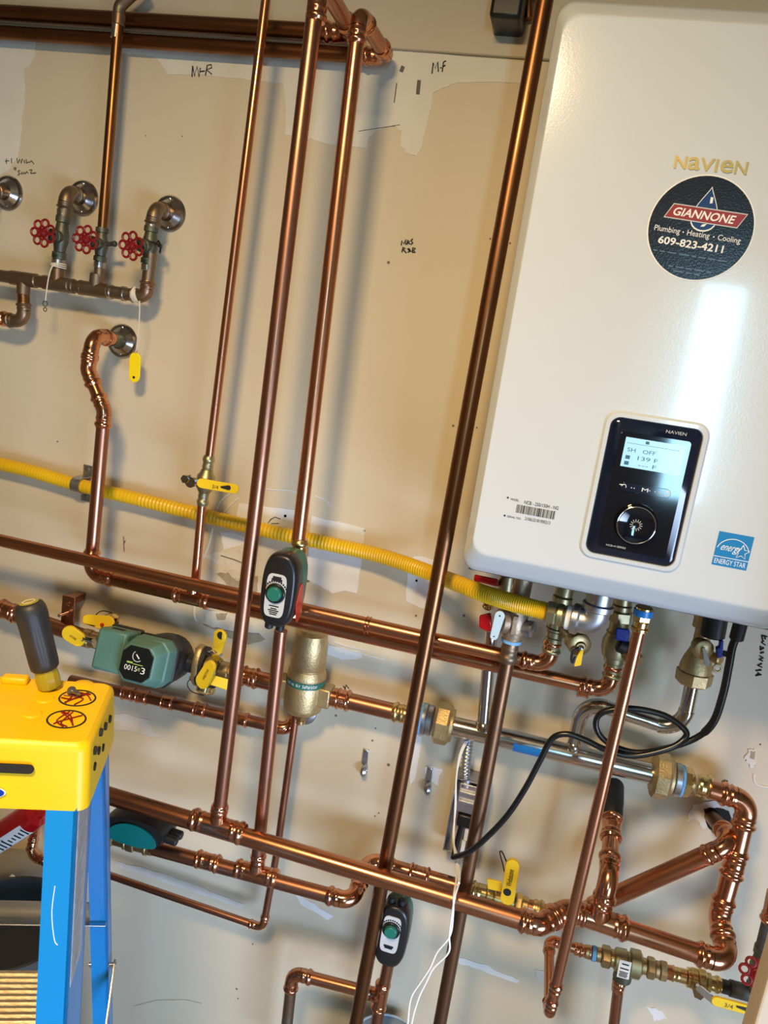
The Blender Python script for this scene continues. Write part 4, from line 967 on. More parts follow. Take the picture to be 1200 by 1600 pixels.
# ------------------------------------------------------------------ fittings under the boiler
t = thing('relief_valve', 'bronze relief valve under the boiler with red handle and pale blue tag', 'valve', P(798, 1004, .185))
axr = (P(816, 915, .185)-P(798, 1004, .185)).normalized(); p0 = P(798.5, 1003, .185)
MB().cyl(p0, p0+axr*.005, .0165, 22).build('tape_band', 'tape_blue', t)
mb = MB(); mb.lathe(p0+axr*.004, axr, [(0, .0150), (.008, .0165), (.016, .0185), (.026, .0200), (.044, .0190), (.052, .0155), (.13, .0145)], 24); mb.build('body', 'bronze_cast', t)
cv = p0+axr*.036; mb = MB(); mb.lathe(cv, (-X*.85+OUT*.5).normalized(), [(0, .015), (.016, .0165), (.018, .0195), (.028, .0195), (.030, .017), (.031, 0)], 24); mb.build('side_cap', 'bronze_cast', t)
mb = MB(); mb.lathe(cv-UP*.004, (X*.9+OUT*.35).normalized(), [(0, .012), (.022, .012), (.024, .0135), (.032, .0135), (.034, .009), (.034, 0)], 20); mb.build('side_plug', 'galvanized', t)
mb = MB(); mb.box(cv+OUT*.021, .004, .004, .016); mb.build('rib', 'bronze_cast', t, bevel=.001)
mb = MB(); a_ = P(781, 962, .225); b_ = P(772, 994, .225); mb.paddle(a_, b_, .0078, .0062, OUT, .003); mb.build('tag', 'tag_bluewhite', t, bevel=.0006)
MB().lathe(a_+OUT*.0015, OUT, [(0, .0015), (.0004, .0014)], 10).lathe(b_+OUT*.0015, OUT, [(0, .0012), (.0004, .0011)], 10).build('tag_dots', 'ink', t)
hp = MB(); hp.loft([[P(x, y, d_) for x, y in ((749, 961), (767, 957), (770, 984), (762, 988), (748, 980))] for d_ in (.13, .165)]); hp.build('red_handle', 'red_gloss', t, bevel=.003)
mb = MB(); mb.cyl(P(762, 952, .14), P(764, 938, .14), .009, 14, ch=.002).sphere(P(757, 947, .155), .004).sphere(P(767, 945, .155), .0045); mb.build('stem', 'brass', t)
t = thing('red_handled_valve', 'red valve handle tucked under the boiler above the yellow gas line', 'valve', P(775, 912, .12))
MB().loft([[P(x, y, d_) for x, y in ((741, 897), (779, 905), (778, 917), (740, 908))] for d_ in (.12, .15)]).build('handle', 'red_gloss', t, bevel=.003)
MB().cyl(P(793, 900, .12), P(788, 935, .12), .014, 18).cyl(P(806, 905, .12), P(790, 922, .12), .010, 16).build('body', 'brass_green', t)
# near port
t = thing('boiler_port_valve', 'brass port valve with round drain cap and yellow lever under the boiler', 'valve', P(864, 1004, .15), 'brass valves under the boiler')
a0_ = P(862, 1012, .15); a1_ = P(884, 912, .15); ap = (a1_-a0_).normalized()
mb = MB(); press(mb, P(864, 1003, .15), -ap, .0120, .020); stack(mb, P(864, 1004, .15), ap, [(.010, .0138, 20), (.012, .0150, 20), (.004, .0170, 20), (.016, .0155, 20), (.020, .0185, 8), (.020, .0165, 20), (.06, .015, 20)]); mb.build('body', 'brass_green', t)
dcp = P(903, 1004, .185); base_ = P(874, 972, .15); ad = (dcp-base_).normalized()
mb = MB(); mb.cyl(base_, dcp, .0115, 18).lathe(dcp-ad*.014, ad, [(0, .0165), (.003, .018), (.012, .018), (.014, .0165)], 22); mb.build('drain_port', 'brass_dull', t)
fo = (OUT*.8+X*.25-UP*.1).normalized()
mb = MB(); mb.lathe(dcp, fo, [(0, .0185), (.010, .0185), (.012, .0155), (.0125, .009), (.016, .007), (.016, 0)], 24); mb.build('port_cap', 'brass_dull', t)
mb = MB(); mb.sphere(dcp+fo*.018, .0045); mb.build('screw', 'chrome', t)
mb = MB(); mb.tube(smooth([dcp+fo*.018, P(896, 1017, .205), P(893, 1030, .205), P(896, 1035, .205), P(899, 1026, .205)], 4), .0024, 8); mb.build('strap', 'black_rubber', t)
mb = MB(); mb.prism([P(907, 1014, .2), P(912, 1012, .2), P(908, 1038, .2), P(897, 1040, .2), P(898, 1030, .2)], OUT*.006); mb.build('lever', 'yellow_vinyl', t, bevel=.001)
# galvanized gas elbow
t = thing('gas_elbow', 'grey galvanized elbow joining the yellow gas line to the boiler', 'fitting', ge)
ec = P(928, 974, .245); et = P(942, 915, .245)
a_, b_, arc = arc_pts(ec, ge, et, .024)
MB().tube([ge]+arc+[et], .0195, 24).build('elbow', 'galvanized', t)
MB().lathe(ge, ec-ge, [(0, .021), (.002, .0235), (.010, .0235), (.013, .0205)], 24).lathe(b_.lerp(et, .1), et-b_, [(0, .0205), (.002, .0235), (.010, .0235), (.012, .0205)], 24).build('collar', 'galvanized', t)
MB().cyl(ge-(ec-ge).normalized()*.007, ge+(ec-ge).normalized()*.001, .0192, 20).build('thread_tape', 'tape_white', t)
MB().lathe(b_.lerp(et, .1)+UP*.012, UP, [(0, .0185), (.006, .017), (.012, .0175), (.014, .015)], 20).build('thread_seal', 'tape_white', t)
# far port
t = thing('boiler_port_valve', 'bulging brass port valve with blue handle under the boiler', 'valve', P(958, 1040, .115), 'brass valves under the boiler')
a0_ = P(957, 1050, .115); a1_ = P(974, 935, .115); ap = (a1_-a0_).normalized()
mb = MB(); press(mb, P(958, 1043, .115), -ap, .0124, .018)
mb.lathe(P(958, 1044, .115), ap, [(0, .0142), (.010, .0150), (.012, .0172), (.020, .0178), (.022, .0215), (.036, .0245), (.050, .0235), (.062, .0180), (.064, .0200), (.068, .0165), (.090, .0150)], 28); mb.build('body', 'brass_green', t)
mb = MB(); stack(mb, P(968.5, 972, .115), ap, [(.020, .0190, 6), (.010, .0160, 18), (.03, .015, 18)]); mb.build('hex_nut', 'brass_green', t)
mb = MB(); mb.cyl(P(962, 1004, .115), P(990, 1030, .14), .012, 18, ch=.002).cyl(P(988, 1028, .138), P(996, 1036, .145), .0145, 18, ch=.002); mb.build('side_port', 'brass_dull', t)
mb = MB(); mb.loft([[P(x, y, d_) for x, y in ((962, 980), (984, 983), (982, 1003), (961, 1000))] for d_ in (.150, .178)]); mb.build('handle', 'blue_handle', t, bevel=.003)
mb = MB(); mb.cyl(P(965, 1006, .16), P(980, 1014, .16), .012, 14, ch=.003); mb.build('handle_boss', 'black_rubber', t)
# right-hand port above the bent steel tube
t = thing('boiler_port_union', 'large brass union with disc cap and black gland above the bent steel tube', 'valve', P(1083, 1062, .085), 'brass valves under the boiler')
au = (P(1100, 980, .085)-P(1082, 1066, .085)).normalized(); u0 = P(1082, 1068, .085)
mb = MB(); mb.lathe(u0, au, [(0, .025), (.003, .029), (.022, .030), (.024, .0275)], 8, rot=.2); mb.build('union_nut', 'brass_cast', t, ang=20)
mb = MB(); mb.lathe(u0+au*.024, au, [(0, .0265), (.008, .0260), (.020, .0230), (.034, .0175), (.044, .0135), (.075, .0130), (.076, .019), (.11, .019)], 28); mb.build('body', 'brass_cast', t)
dcx = P(1099, 1015, .13)
mb = MB(); mb.lathe(dcx+fo*-.02, fo, [(0, .012), (.012, .012), (.013, .0165), (.022, .0170), (.024, .0145), (.0245, 0)], 24); mb.build('disc_cap', 'brass_dull', t)
mb = MB(); mb.prism([P(1097, 1012, .138), P(1101, 1011, .138), P(1109, 1033, .138), P(1106, 1042, .138), P(1101, 1038, .138)], OUT*.003); mb.build('cap_tab', 'alu_plain', t)
mb = MB(); mb.cyl(P(1100, 1022, .10), P(1127, 1031, .12), .0095, 16, ch=.002); mb.torus(P(1121, 1044, .12), OUT, .006, .002, 16, 6); mb.build('side_port', 'brass_dull', t)
mb = MB(); mb.prism([P(1117, 1009, .13), P(1122, 1008, .13), P(1123, 998, .13), P(1129, 998, .13), P(1128, 1024, .13), P(1119, 1026, .13)], OUT*.010); mb.build('handle', 'blue_handle', t, bevel=.002)
mb = MB()
gA, gB = P(1113, 995, .12), P(1120, 955, .12)
mb.cyl(gA, gB, .0190, 20, ch=.002); mb.build('gland', 'black_rubber', t)

# ------------------------------------------------------------------ yellow-handled valve on the lower line
l0, l1 = lp[2], lp[3]; aV = (l1-l0).normalized()
def Lat(px, A=None, B=None):
    A = A or l0; B = B or l1
    lo, hi = 0.0, 1.0
    for _ in range(40):
        m_ = (lo+hi)/2; q = A.lerp(B, m_)-CAMLOC; xx = 600+F_PX*q.dot(RT)/q.dot(FW)
        if xx < px: lo = m_
        else: hi = m_
    return A.lerp(B, (lo+hi)/2)
t = thing('ball_valve', 'brass ball valve with upright yellow handle on the lower copper line', 'valve', Lat(790))
mb = MB(); press(mb, Lat(752), -aV, .0138, .020); stack(mb, Lat(750), aV, [(.012, .0160, 18), (.014, .0185, 20), (.022, .0205, 20), (.018, .0185, 20), (.012, .0200, 8), (.012, .0160, 18)]); press(mb, Lat(832), aV, .0140, .020); mb.build('body', 'brass', t)
mb = MB(); mb.paddle(P(793, 1402, .135), P(801, 1352, .135), .0125, .0120, OUT+UP*.1, .010); mb.build('handle', 'yellow_vinyl', t, bevel=.003)
u_ = (P(801, 1352, .142)-P(793, 1402, .142)).normalized(); mb = MB(); text_mesh(mb, 'Webstone', P(799, 1386, .1412), u_, Vector((-u_.z, 0, u_.x)), .034, .010); mb.build('handle_print', 'ink', t, flat=True)
MB().lathe(P(792.5, 1394, .1405), OUT, [(0, .0072), (.0006, .007)], 20).build('handle_mark', 'ink', t)
mb = MB(); mb.cyl(Lat(795), P(793, 1404, .135), .008, 6).cyl(P(790, 1410, .125), P(797, 1412, .125), .009, 6); mb.build('stem', 'chrome', t)
mb = MB(); mb.prism([P(761, 1371, .125), P(784, 1376, .125), P(784, 1391, .125), P(762, 1386, .125)], OUT*.006); mb.build('side_handle', 'yellow_vinyl', t, bevel=.0015)
mb = MB(); mb.tube(smooth([P(792, 1348, .12), P(785, 1332, .11), P(781, 1332, .105), P(786, 1352, .10), P(788, 1362, .10)], 4), .0013, 6); mb.build('cap_strap', 'black_rubber', t)

# ------------------------------------------------------------------ lower right line with mixing valve and lever valve
V0, V1 = P(893, 1481, .10), P(1150, 1546, .10); aW = (V1-V0).normalized()
WX = lambda px: Lat(px, V0, V1)
t = thing('mixing_valve', 'brass fill valve with white printed label between unions at lower right', 'valve', WX(980))
mb = MB(); press(mb, WX(897), aW, .0095, .016); press(mb, WX(912), aW, .0095, .014); mb.build('copper_adapter', 'copper_fit', t)
MB().cyl(WX(925), WX(931), .0135, 18).build('tape_band', 'tape_blue', t)
mb = MB(); stack(mb, WX(914), aW, [(.012, .0120, 18)]); stack(mb, WX(931), aW, [(.010, .0125, 18), (.016, .0190, 6), (.006, .0150, 18)]); mb.build('union', 'brass_dull', t)
mb = MB(); mb.lathe(WX(958), aW, [(0, .014), (.004, .0200), (.022, .0205), (.024, .017), (.028, .017), (.030, .0245), (.046, .0245), (.050, .018)], 26); mb.build('body', 'brass_green', t)
lc = WX(974)
MB().box(lc+OUT*.0212, .0105, .0006, .0175, aW, OUT, aW.cross(OUT)).build('label', 'white_print', t, flat=True)
mb = MB(); mb.box(lc+OUT*.0222+UP*.011, .006, .0002, .0012).box(lc+OUT*.0222+UP*.002, .0075, .0002, .0012)
for k in range(4): mb.box(lc+OUT*.0222-UP*(.005+.003*k), .0075-.001*(k % 2), .0002, .0008)
mb.build('label_print', 'ink', t, flat=True, kind='stuff')
mb = MB(); stack(mb, WX(978), -UP, [(.018, .0185, 18), (.020, .0165, 18)]); mb.build('neck', 'bronze_old', t)
mb = MB(); stack(mb, WX(996), aW, [(.016, .0140, 18), (.014, .0185, 6), (.008, .0145, 18), (.012, .0175, 8)]); mb.build('union', 'brass_dull', t)
MB().cyl(WX(1036), WX(1040), .0142, 18).build('tape_band', 'tape_blue', t)
t = thing('copper_pipe_run', 'copper pipe dropping out of frame beneath the white-labelled valve', 'pipe', P(957, 1590, .10), g)
MB().cyl(P(968, 1528, .10), P(950, 1680, .10), .0098, 18).build('pipe', 'copper_dull', t)
cc = MB(); press(cc, P(965, 1545, .10), UP, .0098, .02); cc.cyl(P(965, 1548, .10), P(967, 1530, .10), .011, 18); cc.build('coupling', 'copper_fit', t)
t = thing('ball_valve', 'brass ball valve with long yellow lever at the lower right corner', 'valve', WX(1090))
mb = MB(); mb.cyl(WX(1039), WX(1052), .0125, 18); mb.build('copper_adapter', 'copper_fit', t)
mb = MB(); press(mb, WX(1062), -aW, .0105, .016); stack(mb, WX(1060), aW, [(.014, .0125, 18), (.006, .0165, 20), (.012, .0180, 20), (.014, .0190, 20), (.008, .0165, 8)]); press(mb, WX(1102), aW, .0110, .026); mb.build('body', 'brass', t)
mb = MB(); mb.cyl(WX(1086), P(1092, 1548, .125), .008, 12).cyl(P(1092, 1548, .115), P(1092, 1552, .135), .0105, 6).paddle(P(1093, 1545, .14), P(1118, 1566, .14), .006, .006, OUT, .003); mb.build('stem', 'chrome', t)
mb = MB(); mb.paddle(P(1120, 1564, .142), P(1182, 1581, .142), .0088, .0088, OUT, .005); mb.build('lever', 'yellow_vinyl', t, bevel=.0015)
mb = MB(); text_mesh(mb, '3/4', P(1131, 1573, .1447), X, UP, .014, .008); mb.paddle(P(1152, 1573, .1455), P(1168, 1578, .1455), .0016, .0034, OUT, .001); mb.build('lever_print', 'ink', t, flat=True)
t = thing('black_pipe', 'blackened pipe and tee at the lower right photo edge', 'pipe', P(1160, 1550, .10))
MB().cyl(WX(1122), P(1220, 1566, .10), .0118, 18).cyl(WX(1140), P(1220, 1566, .10), .0140, 18).build('pipe', 'black_iron', t)
t, mid = gate_valve('dark gate valve with red wheel at the lower right edge', P(1193, 1480, .10), P(1178, 1548, .10), P(1182, 1522, .155), R=.028, r=.014)
MB().cyl(P(1191, 1484, .10), P(1207, 1418, .10), .0118, 18).build('pipe', 'black_iron', t)
mb = MB(); press(mb, P(1205, 1426, .10), -UP, .0120, .018); mb.cyl(P(1205, 1430, .10), P(1212, 1395, .10), .014, 18); mb.build('coupling', 'copper_fit', t)

# ------------------------------------------------------------------ electrical box, cord, wires
eb = thing('electrical_box', 'grey steel electrical box with flexible conduit half hidden by the brown drain pipe', 'box', P(725, 1330, 0))
bx0 = P(697, 1300, .045); bx1 = P(752, 1300, .045); zt0 = P(722, 1218, .045).z; zb0 = P(715, 1335, .045).z
cx = (bx0.x+bx1.x)/2; hwb = (bx1.x-bx0.x)/2; czb = (zt0+zb0)/2; hb_ = (zt0-zb0)/2
mb = MB()
for s_ in (-1, 1): mb.box(Vector((cx+s_*(hwb-.001), -.0225, czb)), .001, .0225, hb_)
for s_ in (-1, 1): mb.box(Vector((cx, -.0225, czb+s_*(hb_-.001))), hwb, .0225, .001)
mb.box(Vector((cx, -.001, czb)), hwb, .001, hb_); mb.build('box_shell', 'steel_box', eb, bevel=.0005)
mb = MB(); mb.box(Vector((cx+.004, -.047, czb+hb_*.55)), hwb*.82, .002, hb_*.38).box(Vector((cx+.004, -.052, czb+hb_*.72)), hwb*.80, .003, .003).box(Vector((cx+.004, -.052, czb+hb_*.48)), hwb*.80, .003, .003); mb.build('cover_clamp', 'galvanized', eb, bevel=.001)
MB().box(Vector((cx+.002, -.044, czb-.002)), hwb*.55, .010, hb_*.16).build('plug', 'black_plastic', eb, bevel=.003)
MB().box(Vector((cx+.006, -.046, czb-hb_*.38)), .004, .003, .014).box(Vector((cx+.004, -.046, czb-hb_*.78)), .004, .003, .016).build('switch', 'white_print', eb, bevel=.001)
MB().tube(smooth([Vector((cx-.006, -.05, czb-.01)), Vector((cx-.008, -.052, czb-hb_*.5)), Vector((cx-.010, -.055, czb-hb_*1.05))], 6), .0055, 10).build('cord_lead', 'cord_black', eb)
fc = smooth([P(733, 1150, .035), P(731, 1170, .035), P(728, 1195, .035), P(727, 1216, .035)], 30)
MB().tube(fc, .009, 14, rfun=lambda i: .0080+.0016*math.sin(i*.9)).build('flexible_conduit', 'galvanized', eb)
MB().lathe(P(727, 1228, .035), UP, [(0, .012), (.004, .0155), (.010, .0155), (.011, .012), (.018, .012)], 18).build('conduit_connector', 'galvanized', eb)
cord = smooth([P(1158, 962, .2), P(1152, 990, .2), P(1144, 1012, .2), P(1139, 1040, .2), P(1129, 1088, .2), P(1112, 1132, .2), P(1077, 1158, .2), P(1013, 1175, .205), P(975, 1172, .205), P(943, 1155, .205), P(931, 1132, .205), P(942, 1113, .205), P(985, 1107, .205), P(1036, 1117, .205), P(1067, 1137, .205), P(1071, 1152, .205), P(1046, 1169, .212), P(990, 1181, .215), P(946, 1171, .215), P(914, 1156, .215), P(885, 1147, .215), P(862, 1155, .215), P(843, 1190, .215), P(820, 1233, .215), P(792, 1275, .215), P(760, 1309, .215), P(733, 1331, .215), P(710, 1339, .20)], 8)
cdt = thing('power_cord', 'black power cord with a loop, hanging from the boiler to the steel box', 'cord', P(1000, 1175, .2))
MB().tube(cord, .0050, 12, rfun=lambda i: .0062 if i < 44 else .0049).build('cable', 'cord_black', cdt)
MB().cyl(P(1161, 960, .2), P(1150, 1000, .2), .0105, 16, ch=.002).build('strain_relief', 'black_rubber', cdt)
MB().box(P(1136, 1022, .195), .006, .004, .004).build('clip', 'black_rubber', cdt, bevel=.001)
wt = thing('white_wire_pair', 'pair of thin white wires hanging down across the thick copper manifold', 'wire', P(640, 1600, .26))
for off in (0, 1):
    pts_ = [P(727+off*3, 1158, .045), P(718+off*2, 1180, .06), P(713, 1215, .075), P(711+off, 1260, .09), P(709-off, 1310, .12), P(711+off*4, 1340, .17), P(713+off*5, 1372, .225), P(709+off*2, 1400, .262), P(708-off*2, 1430, .262), P(703-off*1, 1462, .262), P(683+off*18, 1488, .262), P(672+off*6, 1512, .262), P(657+off*9, 1535, .262), P(642+off*12, 1560, .262), P(637+off*6, 1600, .262), P(632+off*6, 1650, .262)]
    MB().tube(smooth(pts_, 6), .0017, 8).build('wire', 'wire_white', wt)
MB().tube(smooth([P(712, 1340, .18), P(716, 1362, .21), P(717, 1380, .24)], 4), .0022, 8).build('wire_end', 'wire_white', wt)

# ------------------------------------------------------------------ ladder in the left foreground
def PZ(px, py, z):
    v = ray(px, py); return CAMLOC+v*((z-CAMZ)/v.z)
LZ = 1.39; FR = PZ(140, 1165, LZ); th = math.radians(22)
LU = Vector((math.cos(th), math.sin(th), 0)); LV = Vector((-math.sin(th), math.cos(th), 0))
def LP(a, b, z): return FR+LU*a+LV*b+UP*z
CW, CDp, CH = .36, .165, .080
lad = thing('step_ladder', 'blue fibreglass step ladder with yellow top cap in the left foreground', 'ladder', Vector((LP(-CW/2, CDp/2, 0).x, LP(-CW/2, CDp/2, 0).y, 0)))
def circ(c, u, v, r, n=24): return [c+u*r*math.cos(2*math.pi*i/n)+v*r*math.sin(2*math.pi*i/n) for i in range(n)]
def slot(a, b, r, u, v, n=8): return [a-u*r*math.sin(math.pi*i/n)+v*r*math.cos(math.pi*i/n) for i in range(n+1)]+[b+u*r*math.sin(math.pi*i/n)-v*r*math.cos(math.pi*i/n) for i in range(n+1)]
# top with a hole for the tool
tool_c = PZ(78, 1076, LZ); 
du = (tool_c-FR).dot(LU); dv = (tool_c-FR).dot(LV)
def rr2(a0, a1, b0, b1, z, rad, n=5):
    o = []
    for (ca_2, cb_2, s0_) in [(a1-rad, b0+rad, -90), (a1-rad, b1-rad, 0), (a0+rad, b1-rad, 90), (a0+rad, b0+rad, 180)]:
        for i in range(n+1):
            tt = math.radians(s0_+90*i/n); o.append(LP(ca_2+rad*math.cos(tt), cb_2+rad*math.sin(tt), z))
    return o
capm = MB()
capm.prism(rr2(-CW+.006, -.006, .006, CDp-.006, -.006, .012), UP*.006, [circ(LP(du, dv, -.006), LU, LV, .0085)])
capm.loft([rr2(-CW-.004, .004, -.006, CDp+.004, -CH, .014), rr2(-CW, 0, 0, CDp, -.010, .014), rr2(-CW+.002, -.002, .002, CDp-.002, -.003, .013), rr2(-CW+.007, -.007, .007, CDp-.007, 0, .012)], cap0=False, cap1=False)
capo = capm.build('top_cap', 'yellow_cap', lad, ang=50)
fs0, fs1 = LP(-.30, -.0045, -.030), LP(-.062, -.0045, -.030)
nf = -LV
MB().prism(slot(fs0, fs1, .0055, LU, UP), nf*.0018).build('grip_slot', 'hole_dark', capo, flat=True)
el = [LP(-.148+.062*math.cos(2*math.pi*i/40), -.0065, -.060+.0115*math.sin(2*math.pi*i/40)) for i in range(40)]
el2 = [LP(-.148+.0635*math.cos(2*math.pi*i/40), -.0062, -.060+.0130*math.sin(2*math.pi*i/40)) for i in range(40)]
MB().prism(el2, nf*.0008).build('logo_edge', 'white_print', capo, flat=True); MB().prism(el, nf*.0012).build('logo', 'logo_blue', capo, flat=True, label='blue oval emblem')
for (b_, z_) in ((.028, -.022), (.060, -.016), (.052, -.036), (.090, -.024), (.030, -.044), (.120, -.030), (.080, -.048)):
    MB().lathe(LP(.0005, b_, z_), LU, [(0, .0052), (.0032, .0048)], 12).build('cap_hole', 'hole_dark', capo)
for (px, py) in ((121, 1091), (104, 1124)):
    c_ = PZ(px, py, LZ); c_ = c_+UP*.0002
    MB().torus(c_, UP, .0215, .0012, 28, 5).build('cap_ring', 'hole_dark', capo)
    sc2 = MB()
    for k in range(5):
        a0_ = random.uniform(0, 6.28); p1 = c_+LU*.018*math.cos(a0_)+LV*.018*math.sin(a0_); a1_2 = a0_+random.uniform(1.8, 3.6); p2 = c_+LU*.019*math.cos(a1_2)+LV*.019*math.sin(a1_2); mm3 = c_+LU*random.uniform(-.01, .01)+LV*random.uniform(-.01, .01)
        sc2.tube(smooth([p1+UP*.0006, mm3+UP*.0006, p2+UP*.0006], 4), .0010, 5)
    sc2.build('scribble', 'red_paint', capo)
scr_c = PZ(110, 1086, LZ)
sct = thing('loose_screw', 'small dark bolt lying in a ring on the yellow ladder cap', 'screw', scr_c)
mb = MB(); mb.lathe(scr_c+UP*.006, (LU*.6-LV*.5+UP*.1).normalized(), [(0, .0060), (.003, .0062), (.004, .0028), (.016, .0026), (.017, 0)], 12); mb.build('bolt', 'steel_box', sct)
mb = MB()
for (px, py, rr_) in ((130, 1070, .014), (70, 1092, .012), (50, 1115, .012)):
    c_ = PZ(px, py, LZ); mb = MB(); mb.lathe(c_, UP, [(0, rr_), (.0015, rr_*.85), (.0018, 0)], 20); mb.build('cap_bump', 'yellow_cap', capo)
cbk = PZ(40, 1056, LZ); MB().box(PZ(24, 1066, LZ)+UP*.004, .016, .008, .005, LU, LV, UP).build('cap_ridge', 'yellow_cap', capo, bevel=.003)
# rails
def rail(name, topo, lean, splay, side, wid, dep, zt_, lab=None):
    """channel rail: front flange, web and rear flange"""
    zb_2 = -LZ
    def pt(a, b, z):
        k = -z
        return LP(topo[0]+a+splay*k, topo[1]+b+lean*k, z)
    th_ = .004; mb = MB()
    for (a0, a1, b0, b1) in ((-wid*side, 0, 0, th_), (-wid*side, 0, dep-th_, dep), (-th_*side, 0, 0, dep)):
        mb.loft([[pt(a0, b0, z), pt(a1, b0, z), pt(a1, b1, z), pt(a0, b1, z)] for z in (zt_, zb_2)])
    o = mb.build(name, 'ladder_blue', lad, ang=20)
    return pt, o
ptr, frr = rail('front_rail', (-.012, .010), -.20, .06, 1, .034, .085, -.05)
rail('front_rail', (-CW+.012, .010), -.20, -.06, -1, .034, .085, -.05)
prr, rro = rail('rear_rail', (-.014, .150), .20, .045, 1, .026, .030, -.035)
rail('rear_rail', (-CW+.014, .150), .20, -.045, -1, .026, .030, -.035)
def strip(pt, a, b0, b1, z0, z1, th_, nm, m):
    mb = MB(); mb.loft([[pt(a, b0, z), pt(a+th_, b0, z), pt(a+th_, b1, z), pt(a, b1, z)] for z in (z0, z1)]); return mb.build(nm, m, frr, flat=True)
strip(ptr, .0002, .006, .062, -.060, -.285, .0008, 'rail_label', 'label_silver')
mb = MB()
for k in range(44):
    z = -.066-.005*k; L_ = random.uniform(.02, .044)
    mb.loft([[ptr(.0011, .010, zz), ptr(.0014, .010, zz), ptr(.0014, .010+L_, zz+.012), ptr(.0011, .010+L_, zz+.012)] for zz in (z, z-.0016)])
mb.build('label_lines', 'grey_label', frr, flat=True, kind='stuff')
for k, z in enumerate((-.328, -.62, -.91, -1.19)):
    v0 = .010-.20*(-z)*1.0; kk = -z
    hw2 = (CW-.024)/2+.06*kk-.006
    cs = LP(-CW/2, .010-.20*kk+.042, z)
    so = MB(); so.box(cs, hw2, .040, .003, LU, LV, UP).box(cs-LV*.040-UP*.014, hw2, .0015, .014, LU, LV, UP).box(cs+LV*.040-UP*.014, hw2, .0015, .014, LU, LV, UP)
    so_ = so.build('step', 'aluminium', lad, bevel=.001)
    rg = MB()
    for j in range(9): rg.box(cs+UP*.004+LV*(-.034+.0085*j), hw2, .0018, .0016, LU, LV, UP)
    rg.build('tread_ridges', 'aluminium', so_, kind='stuff')
    rg = MB()
    for j in range(3): rg.box(cs-LV*.0420-UP*(.006+.008*j), hw2, .0012, .0016, LU, LV, UP)
    rg.build('nose_ridges', 'aluminium', so_, kind='stuff')
for z in (-.42, -.85):
    kk = -z; hw2 = (CW-.028)/2+.045*kk
    cs = LP(-CW/2, .150+.20*kk+.010, z)
    MB().box(cs, hw2, .0015, .014, LU, LV, UP).box(cs-UP*.014+LV*-.008, hw2, .009, .0012, LU, LV, UP).build('rear_brace', 'alu_plain', lad, bevel=.0008)
pA2, pB2 = LP(.019, .262, -.535), LP(.030, .02, -.74)
mb = MB(); mb.paddle(pA2, pB2, .008, .008, LU, .003); mb.build('spreader', 'alu_plain', lad, bevel=.0008)
mb = MB(); mb.cyl(LP(-.02, .262, -.535), LP(.022, .262, -.535), .004, 10); mb.build('spreader_rivet', 'chrome', lad)
MB().tube(smooth([ptr(-.020, -.0003, -.165), ptr(-.022, -.0003, -.195), ptr(-.018, -.0003, -.225), ptr(-.014, -.0003, -.232)], 4), .0006, 5).build('scratch', 'white_print', frr)
# screwdriver standing in the cap
sdv = thing('screwdriver', 'screwdriver with ribbed black and clear yellow handle standing in the ladder cap', 'screwdriver', tool_c)
b0 = tool_c+UP*.002
tip_px = (46, 944)
# handle end above the cap, leaning a little
hd_ = None
best = None
for i in range(60):
    Lg = .115
    a_ = -0.30+i*.01
    q = b0+(LU*a_*0.9+UP*math.sqrt(max(0, 1-a_*a_*.81)))*Lg
    r_ = q-CAMLOC; xx = 600+F_PX*r_.dot(RT)/r_.dot(FW)
    if best is None or abs(xx-tip_px[0]) < best[0]: best = (abs(xx-tip_px[0]), (q-b0).normalized())
sa = best[1]
LH = .118
MB().cyl(b0-sa*.03, b0+sa*.006, .004, 12).build('shaft', 'chrome', sdv)
MB().lathe(b0, sa, [(0, .0125), (.002, .0145), (.010, .0150), (.018, .0145), (.028, .0130), (.030, .0130)], 10).build('collar', 'yellow_clear', sdv, ang=25)
a_, u_, v_ = frame(sa); rings = []
for (h, r) in ((.026, .0150), (.029, .0172), (.036, .0182), (.060, .0184), (.085, .0190), (.100, .0194), (.109, .0185), (.115, .0160), (.117, .0125)):
    ring = []
    for j in range(48):
        tt = 2*math.pi*j/48; gr = .0019 if .034 < h < .10 else 0
        ring.append(b0+sa*h+(u_*math.cos(tt)+v_*math.sin(tt))*(r-gr*max(0, math.cos(tt*8))**2))
    rings.append(ring)
MB().loft(rings).build('grip', 'handle_rubber', sdv, ang=60)
MB().lathe(b0+sa*.1165, sa, [(0, .0122), (.0012, .0118), (.0016, .009), (.0016, 0)], 24).build('end_cap', 'yellow_clear', sdv)
MB().torus(b0+sa*.1178, sa, .0080, .0006, 6, 5).build('end_cap_mark', 'white_print', sdv)

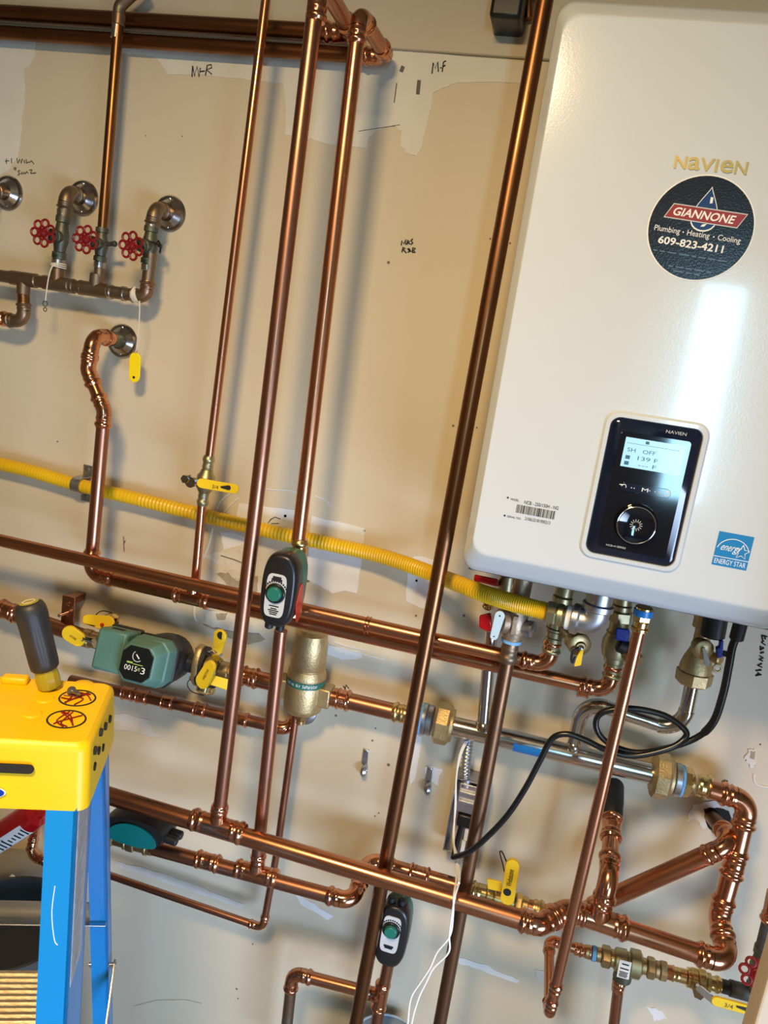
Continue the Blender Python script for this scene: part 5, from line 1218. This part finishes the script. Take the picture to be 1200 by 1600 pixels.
# ------------------------------------------------------------------ things behind the ladder and at the bottom edge
rc = thing('red_cylinder', 'red cylinder with white label lying behind the ladder under the yellow cap', 'cylinder', P(20, 1300, .28))
ra, rb_ = P(-60, 1346, .28), P(62, 1268, .28); ar = (rb_-ra).normalized(); LR = (rb_-ra).length
MB().lathe(ra, ar, [(0, .027), (LR-.02, .027), (LR-.006, .024), (LR, .014), (LR+.008, .012)], 28).build('body', 'red_gloss', rc)
dn = (OUT*.75-UP*.65); dn = (dn-ar*dn.dot(ar)).normalized(); pe = ar.cross(dn)
r0_, r1_ = [], []
for i in range(9):
    tt = math.radians(-34+68*i/8); q = (dn*math.cos(tt)+pe*math.sin(tt))*.0275; r0_.append(ra+ar*.03+q); r1_.append(ra+ar*(LR-.026)+q)
lo_ = MB().loft([r0_, r1_], closed=False, cap0=False, cap1=False).build('paper_label', 'white_print', rc, recalc=False)
mb = MB()
for k in range(14):
    q = dn*.0279; mb.box(ra+ar*(LR-.03-.010*k)+q, .0015, .0003, random.uniform(.004, .012), ar, dn, pe)
mb.build('label_print', 'ink', lo_, flat=True, kind='stuff')
t = thing('copper_u_bend', 'small brass and copper U-bend seen between red cylinder and ladder rail', 'pipe', P(58, 1330, .2))
run(t, [P(62, 1262, .0), P(56, 1296, .19), P(46, 1338, .2), P(92, 1350, .2)], .0085, 'brass_dull', 'copper_fit', bend=1.2)
ex = thing('expansion_tank', 'grey-brown round tank end on the wall behind the ladder', 'tank', P(-12, 1450, .05))
ec_ = P(-14, 1444, .14)
MB().lathe(Vector((ec_.x, -.02, ec_.z)), OUT, [(0, .10), (.02, .115), (.08, .118), (.11, .112), (.135, .090), (.150, .055), (.155, .02), (.155, 0)], 40).build('shell', 'tank_grey', ex)
MB().lathe(P(20, 1370, .15), OUT, [(0, .006), (.014, .005), (.015, 0)], 12).build('valve_stem', 'chrome', ex)
bn = thing('dark_bin', 'dark grey drum standing behind the ladder steps', 'bin', Vector((P(8, 1500, .345).x, -.345, 0)))
zt2 = P(20, 1442, .345).z
MB().lathe(Vector((P(8, 1500, .345).x, -.345, 0)), UP, [(0, .105), (.01, .11), (zt2-.02, .120), (zt2, .120), (zt2, .114), (zt2-.05, .112), (zt2-.05, 0)], 40).build('drum', 'tank_dark', bn)
tk = thing('grey_tank', 'blue-grey round tank top peeking in at the bottom edge', 'tank', Vector((P(606, 1625, .10).x, -.095, 0)))
zt3_ = P(600, 1586, .03).z
MB().lathe(Vector((P(606, 1625, .10).x, -.095, 0)), UP, [(0, .066), (zt3_-.006, .070), (zt3_-.002, .070), (zt3_-.004, .060), (zt3_-.008, 0)], 40).build('shell', 'bucket_blue', tk)
MB().torus(Vector((P(606, 1625, .10).x, -.095, zt3_)), UP, .070, .0022, 48, 8).build('rim', 'bucket_rim', tk)
